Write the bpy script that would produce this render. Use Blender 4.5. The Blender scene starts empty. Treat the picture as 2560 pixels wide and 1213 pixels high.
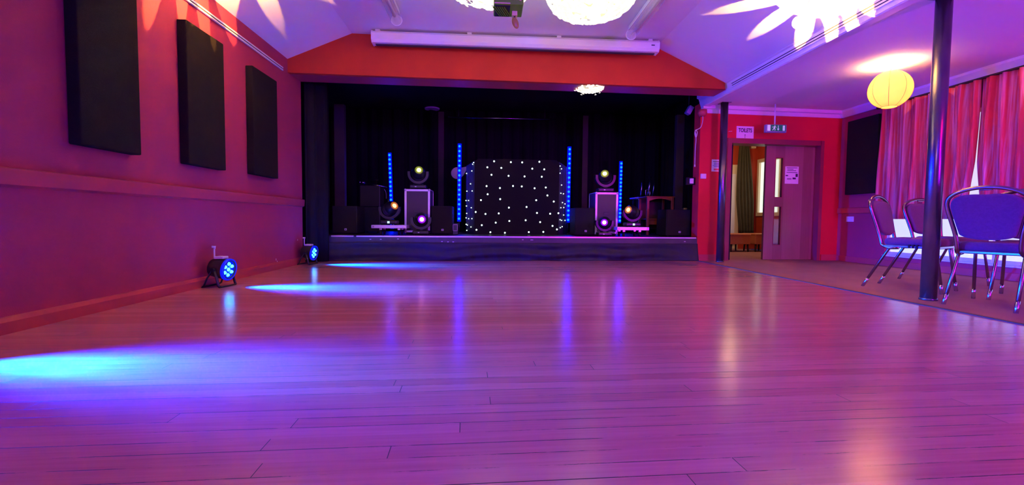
import bpy, bmesh, math, random
from mathutils import Vector, Matrix
random.seed(7)
sc = bpy.context.scene
COL = sc.collection
PI = math.pi
# ------------------------------------------------------------------ camera model (2560 x 1213 frame)
F = 1150.0; CX, CY = 1280.0, 606.5
V1 = (1217.0, 549.0); S = 0.0092
Yc = Vector((V1[0]-CX, V1[1]-CY, F)).normalized()
nx, ny = -S, 1.0
t = -F*F/((V1[0]-CX)*nx + (V1[1]-CY)*ny)
Zc = -Vector((t*nx, t*ny, F)).normalized()
if Zc.y > 0: Zc = -Zc
Zc = (Zc - Zc.dot(Yc)*Yc).normalized()
Xc = Yc.cross(Zc)
CAM = Vector((0, 0, 0.64))
def ray(px, py):
    c = Vector((px-CX, py-CY, F))
    return Vector((Xc.dot(c), Yc.dot(c), Zc.dot(c)))
def hit(px, py, p, n):
    r = ray(px, py); n = Vector(n)
    return CAM + r*((Vector(p)-CAM).dot(n)/r.dot(n))
def pt(px, py, Y):  return hit(px, py, (0, Y, 0), (0, 1, 0))
def ptx(px, py, X): return hit(px, py, (X, 0, 0), (1, 0, 0))
def ptz(px, py, Z): return hit(px, py, (0, 0, Z), (0, 0, 1))
def onk(px, py, Y0, k): return hit(px, py, (0, Y0, 0), (-k, 1, 0))   # plane Y = Y0 + k X

# ------------------------------------------------------------------ materials
MATS = {}
def mat(name, color=(.8,.8,.8), rough=.5, metal=0., emit=None, estr=0., spec=.5, bump=0., bscale=40., vary=0., vscale=6., alpha=1., trans=0., sheen=0.):
    m = bpy.data.materials.new(name); m.use_nodes = True; MATS[name] = m
    nt = m.node_tree; b = nt.nodes['Principled BSDF']
    b.inputs['Base Color'].default_value = (*color, 1); b.inputs['Roughness'].default_value = rough
    b.inputs['Metallic'].default_value = metal; b.inputs['Specular IOR Level'].default_value = spec
    b.inputs['Alpha'].default_value = alpha; b.inputs['Transmission Weight'].default_value = trans
    b.inputs['Sheen Weight'].default_value = sheen
    if emit:
        b.inputs['Emission Color'].default_value = (*emit, 1); b.inputs['Emission Strength'].default_value = estr
    if bump or vary:
        tc = nt.nodes.new('ShaderNodeTexCoord')
        nz = nt.nodes.new('ShaderNodeTexNoise'); nz.inputs['Scale'].default_value = bscale; nz.inputs['Detail'].default_value = 6
        nt.links.new(tc.outputs['Object'], nz.inputs['Vector'])
        if bump:
            bp = nt.nodes.new('ShaderNodeBump'); bp.inputs['Strength'].default_value = bump; bp.inputs['Distance'].default_value = .01
            nt.links.new(nz.outputs['Fac'], bp.inputs['Height']); nt.links.new(bp.outputs['Normal'], b.inputs['Normal'])
        if vary:
            n2 = nt.nodes.new('ShaderNodeTexNoise'); n2.inputs['Scale'].default_value = vscale; n2.inputs['Detail'].default_value = 5
            nt.links.new(tc.outputs['Object'], n2.inputs['Vector'])
            mx = nt.nodes.new('ShaderNodeMix'); mx.data_type = 'RGBA'
            mx.inputs[6].default_value = tuple(c*(1-vary) for c in color)+(1,)
            mx.inputs[7].default_value = tuple(min(1, c*(1+vary)) for c in color)+(1,)
            nt.links.new(n2.outputs['Fac'], mx.inputs[0]); nt.links.new(mx.outputs[2], b.inputs['Base Color'])
    return m
RED = (.43, .039, .10)
mat('red_paint', RED, .75, bump=.25, bscale=120, vary=.06, spec=.25)
mat('orange_red_paint', (.56, .056, .017), .75, bump=.2, bscale=120, vary=.06, spec=.25)
mat('crimson_paint', (.70, .022, .042), .75, bump=.25, bscale=120, vary=.05, spec=.25)
mat('red_gloss', (.5, .05, .075), .45, bump=.1, bscale=60, vary=.08)
mat('white_paint', (.82, .8, .8), .7, bump=.12, bscale=60, vary=.02, spec=.3)
mat('white_gloss', (.82, .8, .8), .35, vary=.03)
mat('black_paint', (.012, .012, .014), .6, bump=.1, spec=.2)
mat('dark_groove', (.05, .03, .05), .7)
mat('panel_fabric', (.016, .011, .011), .95, bump=.6, bscale=300, vary=.2, vscale=20, spec=.1)
mat('drape', (.012, .010, .013), .9, bump=.4, bscale=150, vary=.25, spec=.15)
mat('skirt_cloth', (.035, .03, .04), .8, bump=.4, bscale=150, vary=.2, spec=.25)
mat('stage_board', (.05, .042, .05), .5, bump=.2, bscale=30, vary=.3, vscale=12)
mat('edge_metal', (.75, .7, .72), .35, metal=.6)
mat('post_wood', (.045, .025, .02), .7, vary=.3, bump=.2)
mat('speaker_black', (.02, .018, .022), .75, bump=.7, bscale=250, spec=.3)
mat('grille', (.018, .015, .018), .7, bump=1., bscale=420, spec=.35)
mat('badge', (.75, .7, .72), .3)
mat('badge_ink', (.05, .05, .06), .5)
mat('case_panel', (.06, .035, .05), .5, bump=.3, bscale=200, vary=.1)
mat('aluminium', (.82, .78, .8), .38, metal=.35, vary=.06)
mat('steel', (.6, .6, .62), .25, metal=1.)
mat('light_black', (.015, .015, .018), .35)
mat('rubber', (.01, .01, .01), .8)
mat('lens_yellow', (.1,.1,.0), .3, emit=(1., .95, .22), estr=5.)
mat('ring_yellow', (.2,.25,.02), .3, emit=(.30, .42, .01), estr=.4)
mat('lens_orange', (.1,.1,.0), .3, emit=(1., .58, .13), estr=5.)
mat('ring_orange', (.3,.1,.02), .3, emit=(.6, .16, .01), estr=.6)
mat('lens_pink', (.1,.0,.1), .3, emit=(1., .3, 1.), estr=7.)
mat('ring_pink', (.2,.0,.3), .3, emit=(.3, .0, .8), estr=.6)
mat('display', (.1,.1,.1), .3, emit=(.45, .8, 1.), estr=1.6)
mat('led_cyan', (.0,.2,.4), .3, emit=(.0002, .0085, 1.), estr=55.)
mat('led_halo', (.0,.01,.1), .3, emit=(0., .005, .8), estr=1.)
mat('led_white', (.5,.5,.5), .3, emit=(.72, 1., .95), estr=4.)
mat('star_cloth', (.012,.012,.014), .95, bump=.4, bscale=200, spec=.1)
mat('par_black', (.02,.02,.025), .4)
mat('par_led', (.1,.3,.5), .3, emit=(.02, .33, 1.), estr=14.)
mat('white_plastic', (.8,.78,.8), .35)
mat('ivory_plastic', (.75,.72,.7), .35)
mat('pole_black', (.15,.14,.17), .27, metal=.85, vary=.3)
mat('paper', (.85,.82,.84), .8)
mat('ink', (.04,.02,.06), .7)
mat('red_ink', (.8,.1,.15), .7)
mat('blue_ink', (.15,.15,.5), .7)
mat('exit_green', (.01,.2,.09), .4, emit=(.0,.22,.09), estr=.15)
mat('exit_white', (.8,.9,.85), .4, emit=(.5,.8,.7), estr=.25)
mat('exit_body', (.28,.28,.42), .4)
mat('door_frame', (.30,.03,.06), .4, vary=.1)
mat('glass', (.95,.95,.95), .05, trans=1.)
mat('chair_fabric', (.13,.038,.13), .9, bump=.6, bscale=350, vary=.25, vscale=60, spec=.15, sheen=.2)
mat('chair_metal', (.33,.27,.27), .24, metal=1.)
mat('chair_cap', (.6,.58,.6), .2, metal=1.)
mat('glass_lit', (.5,.5,.5), .5, emit=(.62,.70,1.), estr=.95)
mat('day_pane', (.5,.5,.5), .4, emit=(.85,1.,.9), estr=.9)
mat('cream', (.75,.62,.45), .5, vary=.05)
mat('olive_cloth', (.06,.05,.03), .85, bump=.3, vary=.3)
mat('foyer_red', (.5,.05,.02), .7, bump=.1)
mat('orange_hide', (.5,.16,.06), .45, bump=.3, bscale=200, vary=.1)
mat('dark_wood', (.03,.015,.01), .4)
mat('projector_lit_green', (.15,.60,.005), .45, vary=.3)  # green raised to carry the lamps' yellow-green light on the case
mat('lamp_yellow_plastic', (.85,.85,.35), .4)  # yellow tint stands for lamp light on the pale bracket
mat('tan_disc', (.5,.45,.06), .3)
mat('tube_clear', (.8,.74,.78), .12, alpha=.42)
mat('tube_white', (.85,.83,.85), .3)
mat('desk_wood', (.32,.07,.02), .35, vary=.35, vscale=8, bump=.1)
mat('stool_blue', (.3,.34,.85), .4)
mat('cord_white', (.6,.55,.6), .5)
mat('lamp_disc', (.45,.43,.34), .35, emit=(1., .97, .78), estr=.97)
mat('lamp_core', (.4,.36,.22), .4, emit=(1., .92, .55), estr=.55)
mat('burst_shade', (.9,.85,.7), .4, emit=(1., .62, .16), estr=2.4)
mat('lantern_paper', (.9,.6,.1), .8, emit=(1., .48, .005), estr=.36)
def paper_translucent():
    m = MATS['lantern_paper']; nt = m.node_tree; b = nt.nodes['Principled BSDF']; o = nt.nodes['Material Output']
    t_ = nt.nodes.new('ShaderNodeBsdfTranslucent'); t_.inputs['Color'].default_value = (.9,.66,.3,1)
    mx = nt.nodes.new('ShaderNodeMixShader'); mx.inputs[0].default_value = .10
    nt.links.new(b.outputs[0], mx.inputs[1]); nt.links.new(t_.outputs[0], mx.inputs[2]); nt.links.new(mx.outputs[0], o.inputs[0])
paper_translucent()
mat('lantern_rim', (.8,.5,.1), .6)
mat('heart_white', (.55,.4,.5), .5)

def nodes_of(m):
    nt = m.node_tree; return nt, nt.nodes, nt.links
def math_n(nt, op, a, b=None, c=None):
    n = nt.nodes.new('ShaderNodeMath'); n.operation = op
    for i, v in enumerate((a, b, c)):
        if v is None: continue
        if isinstance(v, (int, float)): n.inputs[i].default_value = v
        else: nt.links.new(v, n.inputs[i])
    return n.outputs[0]
# strip floor: boards run across the hall
def floor_material():
    m = mat('strip_floor', (.5,.3,.16), .3); nt, N, L = nodes_of(m); b = N['Principled BSDF']
    tc = N.new('ShaderNodeTexCoord'); mp = N.new('ShaderNodeMapping'); mp.inputs['Rotation'].default_value = (0, 0, -math.radians(2.3))
    L.new(tc.outputs['Object'], mp.inputs['Vector'])
    sp = N.new('ShaderNodeSeparateXYZ'); L.new(mp.outputs['Vector'], sp.inputs[0])
    v = math_n(nt, 'DIVIDE', sp.outputs['Y'], .068)
    row = math_n(nt, 'FLOOR', v); fv = math_n(nt, 'FRACT', v)
    wn = N.new('ShaderNodeTexWhiteNoise'); wn.noise_dimensions = '1D'; L.new(row, wn.inputs['W'])
    u = math_n(nt, 'DIVIDE', math_n(nt, 'ADD', sp.outputs['X'], math_n(nt, 'MULTIPLY', wn.outputs['Value'], 9.)), 2.3)
    bi = math_n(nt, 'FLOOR', u); fu = math_n(nt, 'FRACT', u)
    cb = N.new('ShaderNodeCombineXYZ'); L.new(row, cb.inputs[0]); L.new(bi, cb.inputs[1])
    w2 = N.new('ShaderNodeTexWhiteNoise'); w2.noise_dimensions = '2D'; L.new(cb.outputs[0], w2.inputs['Vector'])
    # broken dark gaps
    gn = N.new('ShaderNodeTexNoise'); gn.inputs['Scale'].default_value = 1.6; gn.inputs['Detail'].default_value = 8; gn.inputs['Roughness'].default_value = .75
    gm = N.new('ShaderNodeMapping'); gm.inputs['Scale'].default_value = (1., 9., 1.); L.new(mp.outputs['Vector'], gm.inputs['Vector']); L.new(gm.outputs['Vector'], gn.inputs['Vector'])
    gw = math_n(nt, 'MINIMUM', math_n(nt, 'MULTIPLY', math_n(nt, 'MAXIMUM', math_n(nt, 'SUBTRACT', gn.outputs['Fac'], .46), 0.), .42), .026)
    dv = math_n(nt, 'MINIMUM', fv, math_n(nt, 'SUBTRACT', 1., fv))
    gap1 = math_n(nt, 'LESS_THAN', dv, gw)
    du = math_n(nt, 'MULTIPLY', math_n(nt, 'MINIMUM', fu, math_n(nt, 'SUBTRACT', 1., fu)), 2.3)
    gap2 = math_n(nt, 'LESS_THAN', du, .0013)
    gap = math_n(nt, 'MAXIMUM', gap1, gap2)
    grain = N.new('ShaderNodeTexNoise'); grain.inputs['Scale'].default_value = 3.; grain.inputs['Detail'].default_value = 7
    gm2 = N.new('ShaderNodeMapping'); gm2.inputs['Scale'].default_value = (1., 22., 1.); L.new(mp.outputs['Vector'], gm2.inputs['Vector']); L.new(gm2.outputs['Vector'], grain.inputs['Vector'])
    big = N.new('ShaderNodeTexNoise'); big.inputs['Scale'].default_value = 1.3; big.inputs['Detail'].default_value = 4; L.new(mp.outputs['Vector'], big.inputs['Vector'])
    f = math_n(nt, 'ADD', math_n(nt, 'MULTIPLY', w2.outputs['Value'], .32), math_n(nt, 'MULTIPLY', grain.outputs['Fac'], .68))
    mx = N.new('ShaderNodeMix'); mx.data_type = 'RGBA'; L.new(f, mx.inputs[0])
    mx.inputs[6].default_value = (.46,.13,.12,1); mx.inputs[7].default_value = (.73,.26,.27,1)
    m2 = N.new('ShaderNodeMix'); m2.data_type = 'RGBA'; L.new(gap, m2.inputs[0]); L.new(mx.outputs[2], m2.inputs[6]); m2.inputs[7].default_value = (.06,.025,.015,1)
    L.new(m2.outputs[2], b.inputs['Base Color'])
    r = math_n(nt, 'ADD', math_n(nt, 'MULTIPLY', big.outputs['Fac'], .16), math_n(nt, 'MULTIPLY', w2.outputs['Value'], .02))
    r = math_n(nt, 'ADD', r, .12); r = math_n(nt, 'ADD', r, math_n(nt, 'MULTIPLY', gap, .4))
    L.new(r, b.inputs['Roughness']); b.inputs['Specular IOR Level'].default_value = .5
    bp = N.new('ShaderNodeBump'); bp.inputs['Strength'].default_value = .25; bp.inputs['Distance'].default_value = .0015
    h = math_n(nt, 'SUBTRACT', math_n(nt, 'MULTIPLY', grain.outputs['Fac'], .6), math_n(nt, 'MULTIPLY', gap, 1.))
    L.new(h, bp.inputs['Height']); L.new(bp.outputs['Normal'], b.inputs['Normal'])
floor_material()
def carpet_material():
    m = mat('carpet', (.3,.1,.13), .95, spec=.05); nt, N, L = nodes_of(m); b = N['Principled BSDF']
    tc = N.new('ShaderNodeTexCoord')
    a = N.new('ShaderNodeTexNoise'); a.inputs['Scale'].default_value = 220; L.new(tc.outputs['Object'], a.inputs['Vector'])
    c = N.new('ShaderNodeTexNoise'); c.inputs['Scale'].default_value = 3; c.inputs['Detail'].default_value = 5; L.new(tc.outputs['Object'], c.inputs['Vector'])
    f = math_n(nt, 'ADD', math_n(nt, 'MULTIPLY', a.outputs['Fac'], .6), math_n(nt, 'MULTIPLY', c.outputs['Fac'], .4))
    mx = N.new('ShaderNodeMix'); mx.data_type = 'RGBA'; L.new(f, mx.inputs[0])
    mx.inputs[6].default_value = (.22,.08,.10,1); mx.inputs[7].default_value = (.46,.22,.25,1); L.new(mx.outputs[2], b.inputs['Base Color'])
    bp = N.new('ShaderNodeBump'); bp.inputs['Strength'].default_value = .6; bp.inputs['Distance'].default_value = .005
    L.new(a.outputs['Fac'], bp.inputs['Height']); L.new(bp.outputs['Normal'], b.inputs['Normal'])
carpet_material()
def curtain_material():                      # crimson cloth woven with pale streaks
    m = mat('streak_curtain', (.5,.03,.06), .7, spec=.3); nt, N, L = nodes_of(m); b = N['Principled BSDF']
    tc = N.new('ShaderNodeTexCoord'); mp = N.new('ShaderNodeMapping'); mp.inputs['Scale'].default_value = (1., 32., .8); mp.inputs['Rotation'].default_value = (.05, 0, 0)
    L.new(tc.outputs['Object'], mp.inputs['Vector'])
    n = N.new('ShaderNodeTexNoise'); n.inputs['Scale'].default_value = 1.15; n.inputs['Detail'].default_value = 3.5; n.inputs['Roughness'].default_value = .55; n.inputs['Distortion'].default_value = .35
    L.new(mp.outputs['Vector'], n.inputs['Vector'])
    cr = N.new('ShaderNodeValToRGB'); e = cr.color_ramp.elements
    e[0].position = .45; e[0].color = (.62,.04,.06,1); e[1].position = .74; e[1].color = (.68,.30,.40,1)
    L.new(n.outputs['Fac'], cr.inputs[0]); L.new(cr.outputs[0], b.inputs['Base Color'])
curtain_material()
def door_material():
    m = mat('door_veneer', (.3,.08,.08), .4); nt, N, L = nodes_of(m); b = N['Principled BSDF']
    tc = N.new('ShaderNodeTexCoord'); sp = N.new('ShaderNodeSeparateXYZ'); L.new(tc.outputs['Object'], sp.inputs[0])
    row = math_n(nt, 'FLOOR', math_n(nt, 'DIVIDE', sp.outputs['X'], .17))
    wn = N.new('ShaderNodeTexWhiteNoise'); wn.noise_dimensions = '1D'; L.new(row, wn.inputs['W'])
    mp = N.new('ShaderNodeMapping'); mp.inputs['Scale'].default_value = (30, 1, 1.5); L.new(tc.outputs['Object'], mp.inputs['Vector'])
    n = N.new('ShaderNodeTexNoise'); n.inputs['Scale'].default_value = 2; n.inputs['Detail'].default_value = 6; L.new(mp.outputs['Vector'], n.inputs['Vector'])
    f = math_n(nt, 'ADD', math_n(nt, 'MULTIPLY', wn.outputs['Value'], .55), math_n(nt, 'MULTIPLY', n.outputs['Fac'], .45))
    mx = N.new('ShaderNodeMix'); mx.data_type = 'RGBA'; L.new(f, mx.inputs[0])
    mx.inputs[6].default_value = (.21,.06,.07,1); mx.inputs[7].default_value = (.38,.15,.17,1); L.new(mx.outputs[2], b.inputs['Base Color'])
door_material()

# ------------------------------------------------------------------ mesh helpers
def new(): return bmesh.new()
def add_box(bm, lo, hi, M=None, bevel=0., seg=2):
    lo, hi = Vector(lo), Vector(hi)
    vs = [bm.verts.new((x, y, z)) for x in (lo.x, hi.x) for y in (lo.y, hi.y) for z in (lo.z, hi.z)]
    fs = [bm.faces.new([vs[i] for i in q]) for q in ((0,1,3,2),(4,6,7,5),(0,4,5,1),(2,3,7,6),(0,2,6,4),(1,5,7,3))]
    if bevel:
        es = list({e for f in fs for e in f.edges})
        r = bmesh.ops.bevel(bm, geom=es, offset=bevel, segments=seg, affect='EDGES', profile=.5)
        vs = list({v for f in r['faces'] for v in f.verts} | {v for v in vs if v.is_valid})
    if M is not None:
        for v in vs: v.co = M @ v.co
    return bm
def add_cyl(bm, a, b, r, r2=None, seg=16, cap=True):
    a, b = Vector(a), Vector(b); r2 = r if r2 is None else r2
    d = (b-a); q = d.to_track_quat('Z', 'Y').to_matrix()
    A, B = [], []
    for i in range(seg):
        c = Vector((math.cos(2*PI*i/seg), math.sin(2*PI*i/seg), 0))
        A.append(bm.verts.new(a + q @ (c*r))); B.append(bm.verts.new(b + q @ (c*r2)))
    for i in range(seg):
        j = (i+1) % seg; f = bm.faces.new((A[i], A[j], B[j], B[i])); f.smooth = True
    if cap: bm.faces.new(A[::-1]); bm.faces.new(B)
    return bm
def add_tube(bm, pts, r, seg=10, flat=1.):
    pts = [Vector(p) for p in pts]; rings = []; up = None
    for i, p in enumerate(pts):
        d = (pts[min(i+1, len(pts)-1)] - pts[max(i-1, 0)]).normalized()
        if up is None: up = Vector((0,0,1)) if abs(d.z) < .9 else Vector((0,1,0))
        s = d.cross(up).normalized(); up = s.cross(d).normalized()
        rings.append([bm.verts.new(p + s*math.cos(2*PI*k/seg)*r*flat + up*math.sin(2*PI*k/seg)*r) for k in range(seg)])
    for a, b in zip(rings, rings[1:]):
        for k in range(seg):
            f = bm.faces.new((a[k], a[(k+1) % seg], b[(k+1) % seg], b[k])); f.smooth = True
    bm.faces.new(rings[0][::-1]); bm.faces.new(rings[-1])
    return bm
def add_lathe(bm, prof, seg=32, M=None):     # prof: (radius, z)
    M = M or Matrix.Identity(4); rings = []
    for r, z in prof:
        if r < 1e-6: rings.append([bm.verts.new(M @ Vector((0,0,z)))])
        else: rings.append([bm.verts.new(M @ Vector((r*math.cos(2*PI*k/seg), r*math.sin(2*PI*k/seg), z))) for k in range(seg)])
    for a, b in zip(rings, rings[1:]):
        for k in range(seg):
            j = (k+1) % seg
            if len(a) == 1 and len(b) == 1: continue
            if len(a) == 1: f = bm.faces.new((a[0], b[j], b[k]))
            elif len(b) == 1: f = bm.faces.new((a[k], a[j], b[0]))
            else: f = bm.faces.new((a[k], a[j], b[j], b[k]))
            f.smooth = True
    return bm
def add_prism(bm, poly, d):                  # extrude a polygon of world points by vector d
    a = [bm.verts.new(Vector(p)) for p in poly]; b = [bm.verts.new(Vector(p)+Vector(d)) for p in poly]
    bm.faces.new(a); bm.faces.new(b[::-1])
    for i in range(len(a)):
        j = (i+1) % len(a); bm.faces.new((a[i], b[i], b[j], a[j]))
    return bm
def add_sphere(bm, c, r, u=16, v=10, sc3=(1,1,1), M=None):
    T = Matrix.Translation(Vector(c)) @ (M or Matrix.Identity(4)) @ Matrix.Diagonal((*[r*s for s in sc3], 1))
    g = bmesh.ops.create_uvsphere(bm, u_segments=u, v_segments=v, radius=1., matrix=T)
    for vv in g['verts']:
        for f in vv.link_faces: f.smooth = True
    return bm
def obj(name, bm, m, parent=None, loc=None, smooth=False):
    bmesh.ops.recalc_face_normals(bm, faces=bm.faces[:])
    me = bpy.data.meshes.new(name); bm.to_mesh(me); bm.free()
    me.materials.append(MATS[m] if isinstance(m, str) else m)
    o = bpy.data.objects.new(name, me); COL.objects.link(o)
    if loc is not None: o.location = loc
    if parent is not None: o.parent = parent
    if smooth:
        for p in me.polygons: p.use_smooth = True
    return o
def tag(o, label, cat, group=None):
    o['label'] = label; o['category'] = cat
    if group: o['group'] = group
    return o
def thing(name, label, cat, loc=(0,0,0), rotz=0., group=None):
    o = bpy.data.objects.new(name, None); COL.objects.link(o); o.location = loc; o.rotation_euler = (0,0,rotz)
    o.empty_display_size = .1
    return tag(o, label, cat, group)
def struct(name, bm, m, parent=None):
    o = obj(name, bm, m, parent)
    if parent is None: o['kind'] = 'structure'
    return o
def children(o): return [c for c in bpy.data.objects if c.parent is o]
def dup(root, loc, rotz=None, label=None):
    r = root.copy(); COL.objects.link(r); r.location = loc
    if rotz is not None: r.rotation_euler = (0,0,rotz)
    if label: r['label'] = label
    for ch in children(root):
        c = ch.copy(); COL.objects.link(c); c.parent = r
        for g in children(ch):
            d = g.copy(); COL.objects.link(d); d.parent = c
            for h in children(g):
                e = h.copy(); COL.objects.link(e); e.parent = d
    return r
def text_bm(txt, size, M, sx=1., thick=.0, depth=.0006):
    cu = bpy.data.curves.new('t', 'FONT'); cu.body = txt; cu.size = size; cu.align_x = 'CENTER'; cu.align_y = 'CENTER'; cu.extrude = depth; cu.offset = thick
    o = bpy.data.objects.new('t', cu); COL.objects.link(o)
    dg = bpy.context.evaluated_depsgraph_get(); me = bpy.data.meshes.new_from_object(o.evaluated_get(dg))
    bm = bmesh.new(); bm.from_mesh(me); bm.transform(M @ Matrix.Diagonal((sx, 1, 1, 1)))
    bpy.data.objects.remove(o); bpy.data.curves.remove(cu); bpy.data.meshes.remove(me)
    return bm
def sheet(pfun, nu, nv, thick=.008):         # pfun(u,v) -> Vector ; closed thin cloth
    bm = new(); g = [[bm.verts.new(pfun(i/nu, j/nv)) for j in range(nv+1)] for i in range(nu+1)]
    for i in range(nu):
        for j in range(nv):
            f = bm.faces.new((g[i][j], g[i+1][j], g[i+1][j+1], g[i][j+1])); f.smooth = True
    bmesh.ops.recalc_face_normals(bm, faces=bm.faces[:])
    bmesh.ops.solidify(bm, geom=bm.faces[:], thickness=thick)
    for f in bm.faces: f.smooth = True
    return bm
RX90 = Matrix.Rotation(PI/2, 4, 'X')         # makes XY drawings stand up, facing -Y

# ------------------------------------------------------------------ room shell
XL, XR, XS = -2.60, 5.94, 3.42               # left wall, right wall, floor/carpet joint
YB = -4.2                                    # wall behind the camera
KB = .0377; YBEAM = 6.337                    # beam face: Y = YBEAM + KB X
KS = .048; YST = 7.14                        # stage front
def ybeam(x): return YBEAM + KB*x
def ystage(x): return YST + KS*x
def yback(x): return 7.10 + .066*x           # wall with the doorway
bm = new(); add_prism(bm, [(XL-.15,YB-.15,0),(XS,YB-.15,0),(XS,ystage(XS)+.3,0),(XL-.15,ystage(XL)+.3,0)], (0,0,-.1)); struct('floor', bm, 'strip_floor')
bm = new(); add_prism(bm, [(XS,YB-.15,0),(XR+.15,YB-.15,0),(XR+.15,12,0),(XS,12,0)], (0,0,-.1)); struct('floor_carpet', bm, 'carpet')
bm = new(); add_box(bm, (XS-.02,YB,-.01), (XS+.02,ystage(XS)-.02,.006), bevel=.003); struct('trim_1', bm, 'dark_groove')
YLE = 6.66
bm = new(); add_box(bm, (XL-.15,YB,0), (XL,YLE,2.72)); wl = struct('wall_left', bm, 'red_paint')
bm = new()
for px_, py_, sz_ in ((690,649,.012),(693,655,.014),(671,661,.006),(744,600,.010)):
    p = ptx(px_, py_, XL); add_box(bm, (XL-.001, p.y-sz_*.5, p.z-sz_), (XL+.002, p.y+sz_*.5, p.z+sz_))
obj('chipped_paint', bm, 'white_paint', wl)
bm = new(); add_prism(bm, [(XL,YB,0),(XL+.03,YB,0),(XL+.03,YB,.065),(XL+.012,YB,.085),(XL,YB,.09)], (0,YLE-YB,0)); struct('baseboard_left', bm, 'red_gloss')
bm = new(); add_prism(bm, [(XL,YB,.79),(XL+.028,YB,.805),(XL+.034,YB,.86),(XL+.034,YB,.892),(XL+.02,YB,.898),(XL,YB,.898)], (0,YLE-YB,0)); struct('trim_2', bm, 'red_gloss')
# ceiling profile of the hall (world points at the beam)
zt = 2.70
cl = onk(880, 90, YBEAM, KB); cr_ = onk(1640, 112, YBEAM, KB); sr = onk(1813, 207, YBEAM, KB)
zflat = (cl.z+cr_.z)/2
XFA, ZFA = sr.x, sr.z                        # top of the downstand on the right
prof = [(XL-.15, zt-.065), (cl.x, zflat), (cr_.x, zflat), (XFA, ZFA)]
ZA = 2.495; XFB = 3.70                        # aisle ceiling, lower edge of downstand
0 and print('PROFILE', prof, 'beam', onk(740,182,YBEAM,KB), onk(1813,222,YBEAM,KB), 'soffit back', ptz(750,203,2.5), ptz(1770,240,2.5))
yend = 6.7
bm = new(); add_prism(bm, [(x, YB, z) for x, z in prof]+[(x, YB, z+.12) for x, z in prof[::-1]], (0, yend-YB, 0)); struct('ceiling', bm, 'white_paint')
bm = new(); add_box(bm, (XFA+.16, YB, ZA), (XR+.15, 7.6, ZA+.12)); struct('ceiling_aisle', bm, 'white_paint')
ZDB = 2.47
# downstand (boxed beam) along the poles
bm = new(); add_prism(bm, [(XFA-.01,YB,ZFA+.1),(XFA-.01,YB,ZFA),(XFA+.02,YB,ZFA-.012),(XFA+.06,YB,ZDB+.01),(XFA+.075,YB,ZDB),(XFA+.17,YB,ZDB),(XFA+.17,YB,ZA+.1),(XFA+.1,YB,ZFA+.12)], (0, 7.33-YB, 0)); struct('trim_3', bm, 'white_gloss')
# beam over the stage
zb = onk(740,182,YBEAM,KB).z
zbr = onk(1800,222,YBEAM,KB).z
zbm = (zb+zbr)/2
print('zb', zb, zbr)
D = .42
bp = [(XL, zb), (XFA, zbr), (XFA, ZFA+.05), (cr_.x, zflat+.04), (cl.x, zflat+.04), (XL, zt+.03)]
bm = new(); add_prism(bm, [(x, ybeam(x), z) for x, z in bp], (0, .07, 0)); struct('wall_proscenium', bm, 'orange_red_paint')
bm = new(); add_prism(bm, [(XL, ybeam(XL)+.07, zb+.005), (XFA+.25, ybeam(XFA)+.07, zbr+.005), (XFA+.25, ybeam(XFA)+D, zbr+.005), (XL, ybeam(XL)+D, zb+.005)], (0,0,.15)); struct('trim_4', bm, 'red_gloss')
# stage box
YSB = 10.6
bm = new(); add_box(bm, (XL-1.2, YSB, 0), (4.08, YSB+.1, 3.4)); struct('wall_stage_back', bm, 'black_paint')
bm = new(); add_box(bm, (XL-1.3, YLE, 0), (XL-1.2, YSB, 3.4)); add_box(bm, (XL-1.3, YLE, 0), (XL-.15, YLE+.06, 3.4)); struct('wall_stage_left', bm, 'black_paint')
bm = new(); add_box(bm, (4.0, 7.5, 0), (4.08, YSB, 3.4)); struct('wall_stage_right', bm, 'black_paint')
bm = new(); add_box(bm, (XL-1.3, ybeam(XL)+D, 3.05), (4.08, YSB+.1, 3.15)); struct('ceiling_stage', bm, 'black_paint')
# right end wall with doorway
DL, DR, DH = onk(1818,600,7.10,.066).x, onk(2043,600,7.10,.066).x, onk(1930,358,7.10,.066).z
XE = 3.43
TW = .22
def wquad(x0, x1, z0, z1, bm, y0=0., y1=TW): add_prism(bm, [(x0,yback(x0)+y0,z0),(x1,yback(x1)+y0,z0),(x1,yback(x1)+y0,z1),(x0,yback(x0)+y0,z1)], (0,y1-y0,0))
bm = new(); wquad(XE, DL, 0, ZA+.05, bm); wquad(DR, XR+.1, 0, ZA+.05, bm); wquad(DL, DR, DH, ZA+.05, bm); struct('wall_back', bm, 'crimson_paint')
bm = new(); wquad(XE, XR, ZA-.11, ZA, bm, -.02, 0.); 
for k in range(1): wquad(XE, XR, ZA-.05, ZA, bm, -.09, -.02)
struct('trim_5', bm, 'white_gloss')                                   # cornice
bm = new(); add_prism(bm, [(XR,YB,ZA-.11),(XR-.025,YB,ZA-.11),(XR-.09,YB,ZA-.03),(XR-.09,YB,ZA),(XR,YB,ZA)], (0,yback(XR)-YB,0)); struct('trim_6', bm, 'white_gloss')
bm = new(); wquad(DL-.05, DL+.02, 0, DH+.06, bm, -.02, TW+.01); wquad(DR-.012, DR+.045, 0, DH+.06, bm, -.02, TW+.01); wquad(DL+.02, DR-.02, DH-.02, DH+.06, bm, -.02, TW+.01); struct('trim_7', bm, 'door_frame')
bm = new(); wquad(XE, DL-.06, 0, .1, bm, -.018, 0); wquad(DR+.07, XR, 0, .1, bm, -.018, 0); struct('baseboard_back', bm, 'red_gloss')
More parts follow.
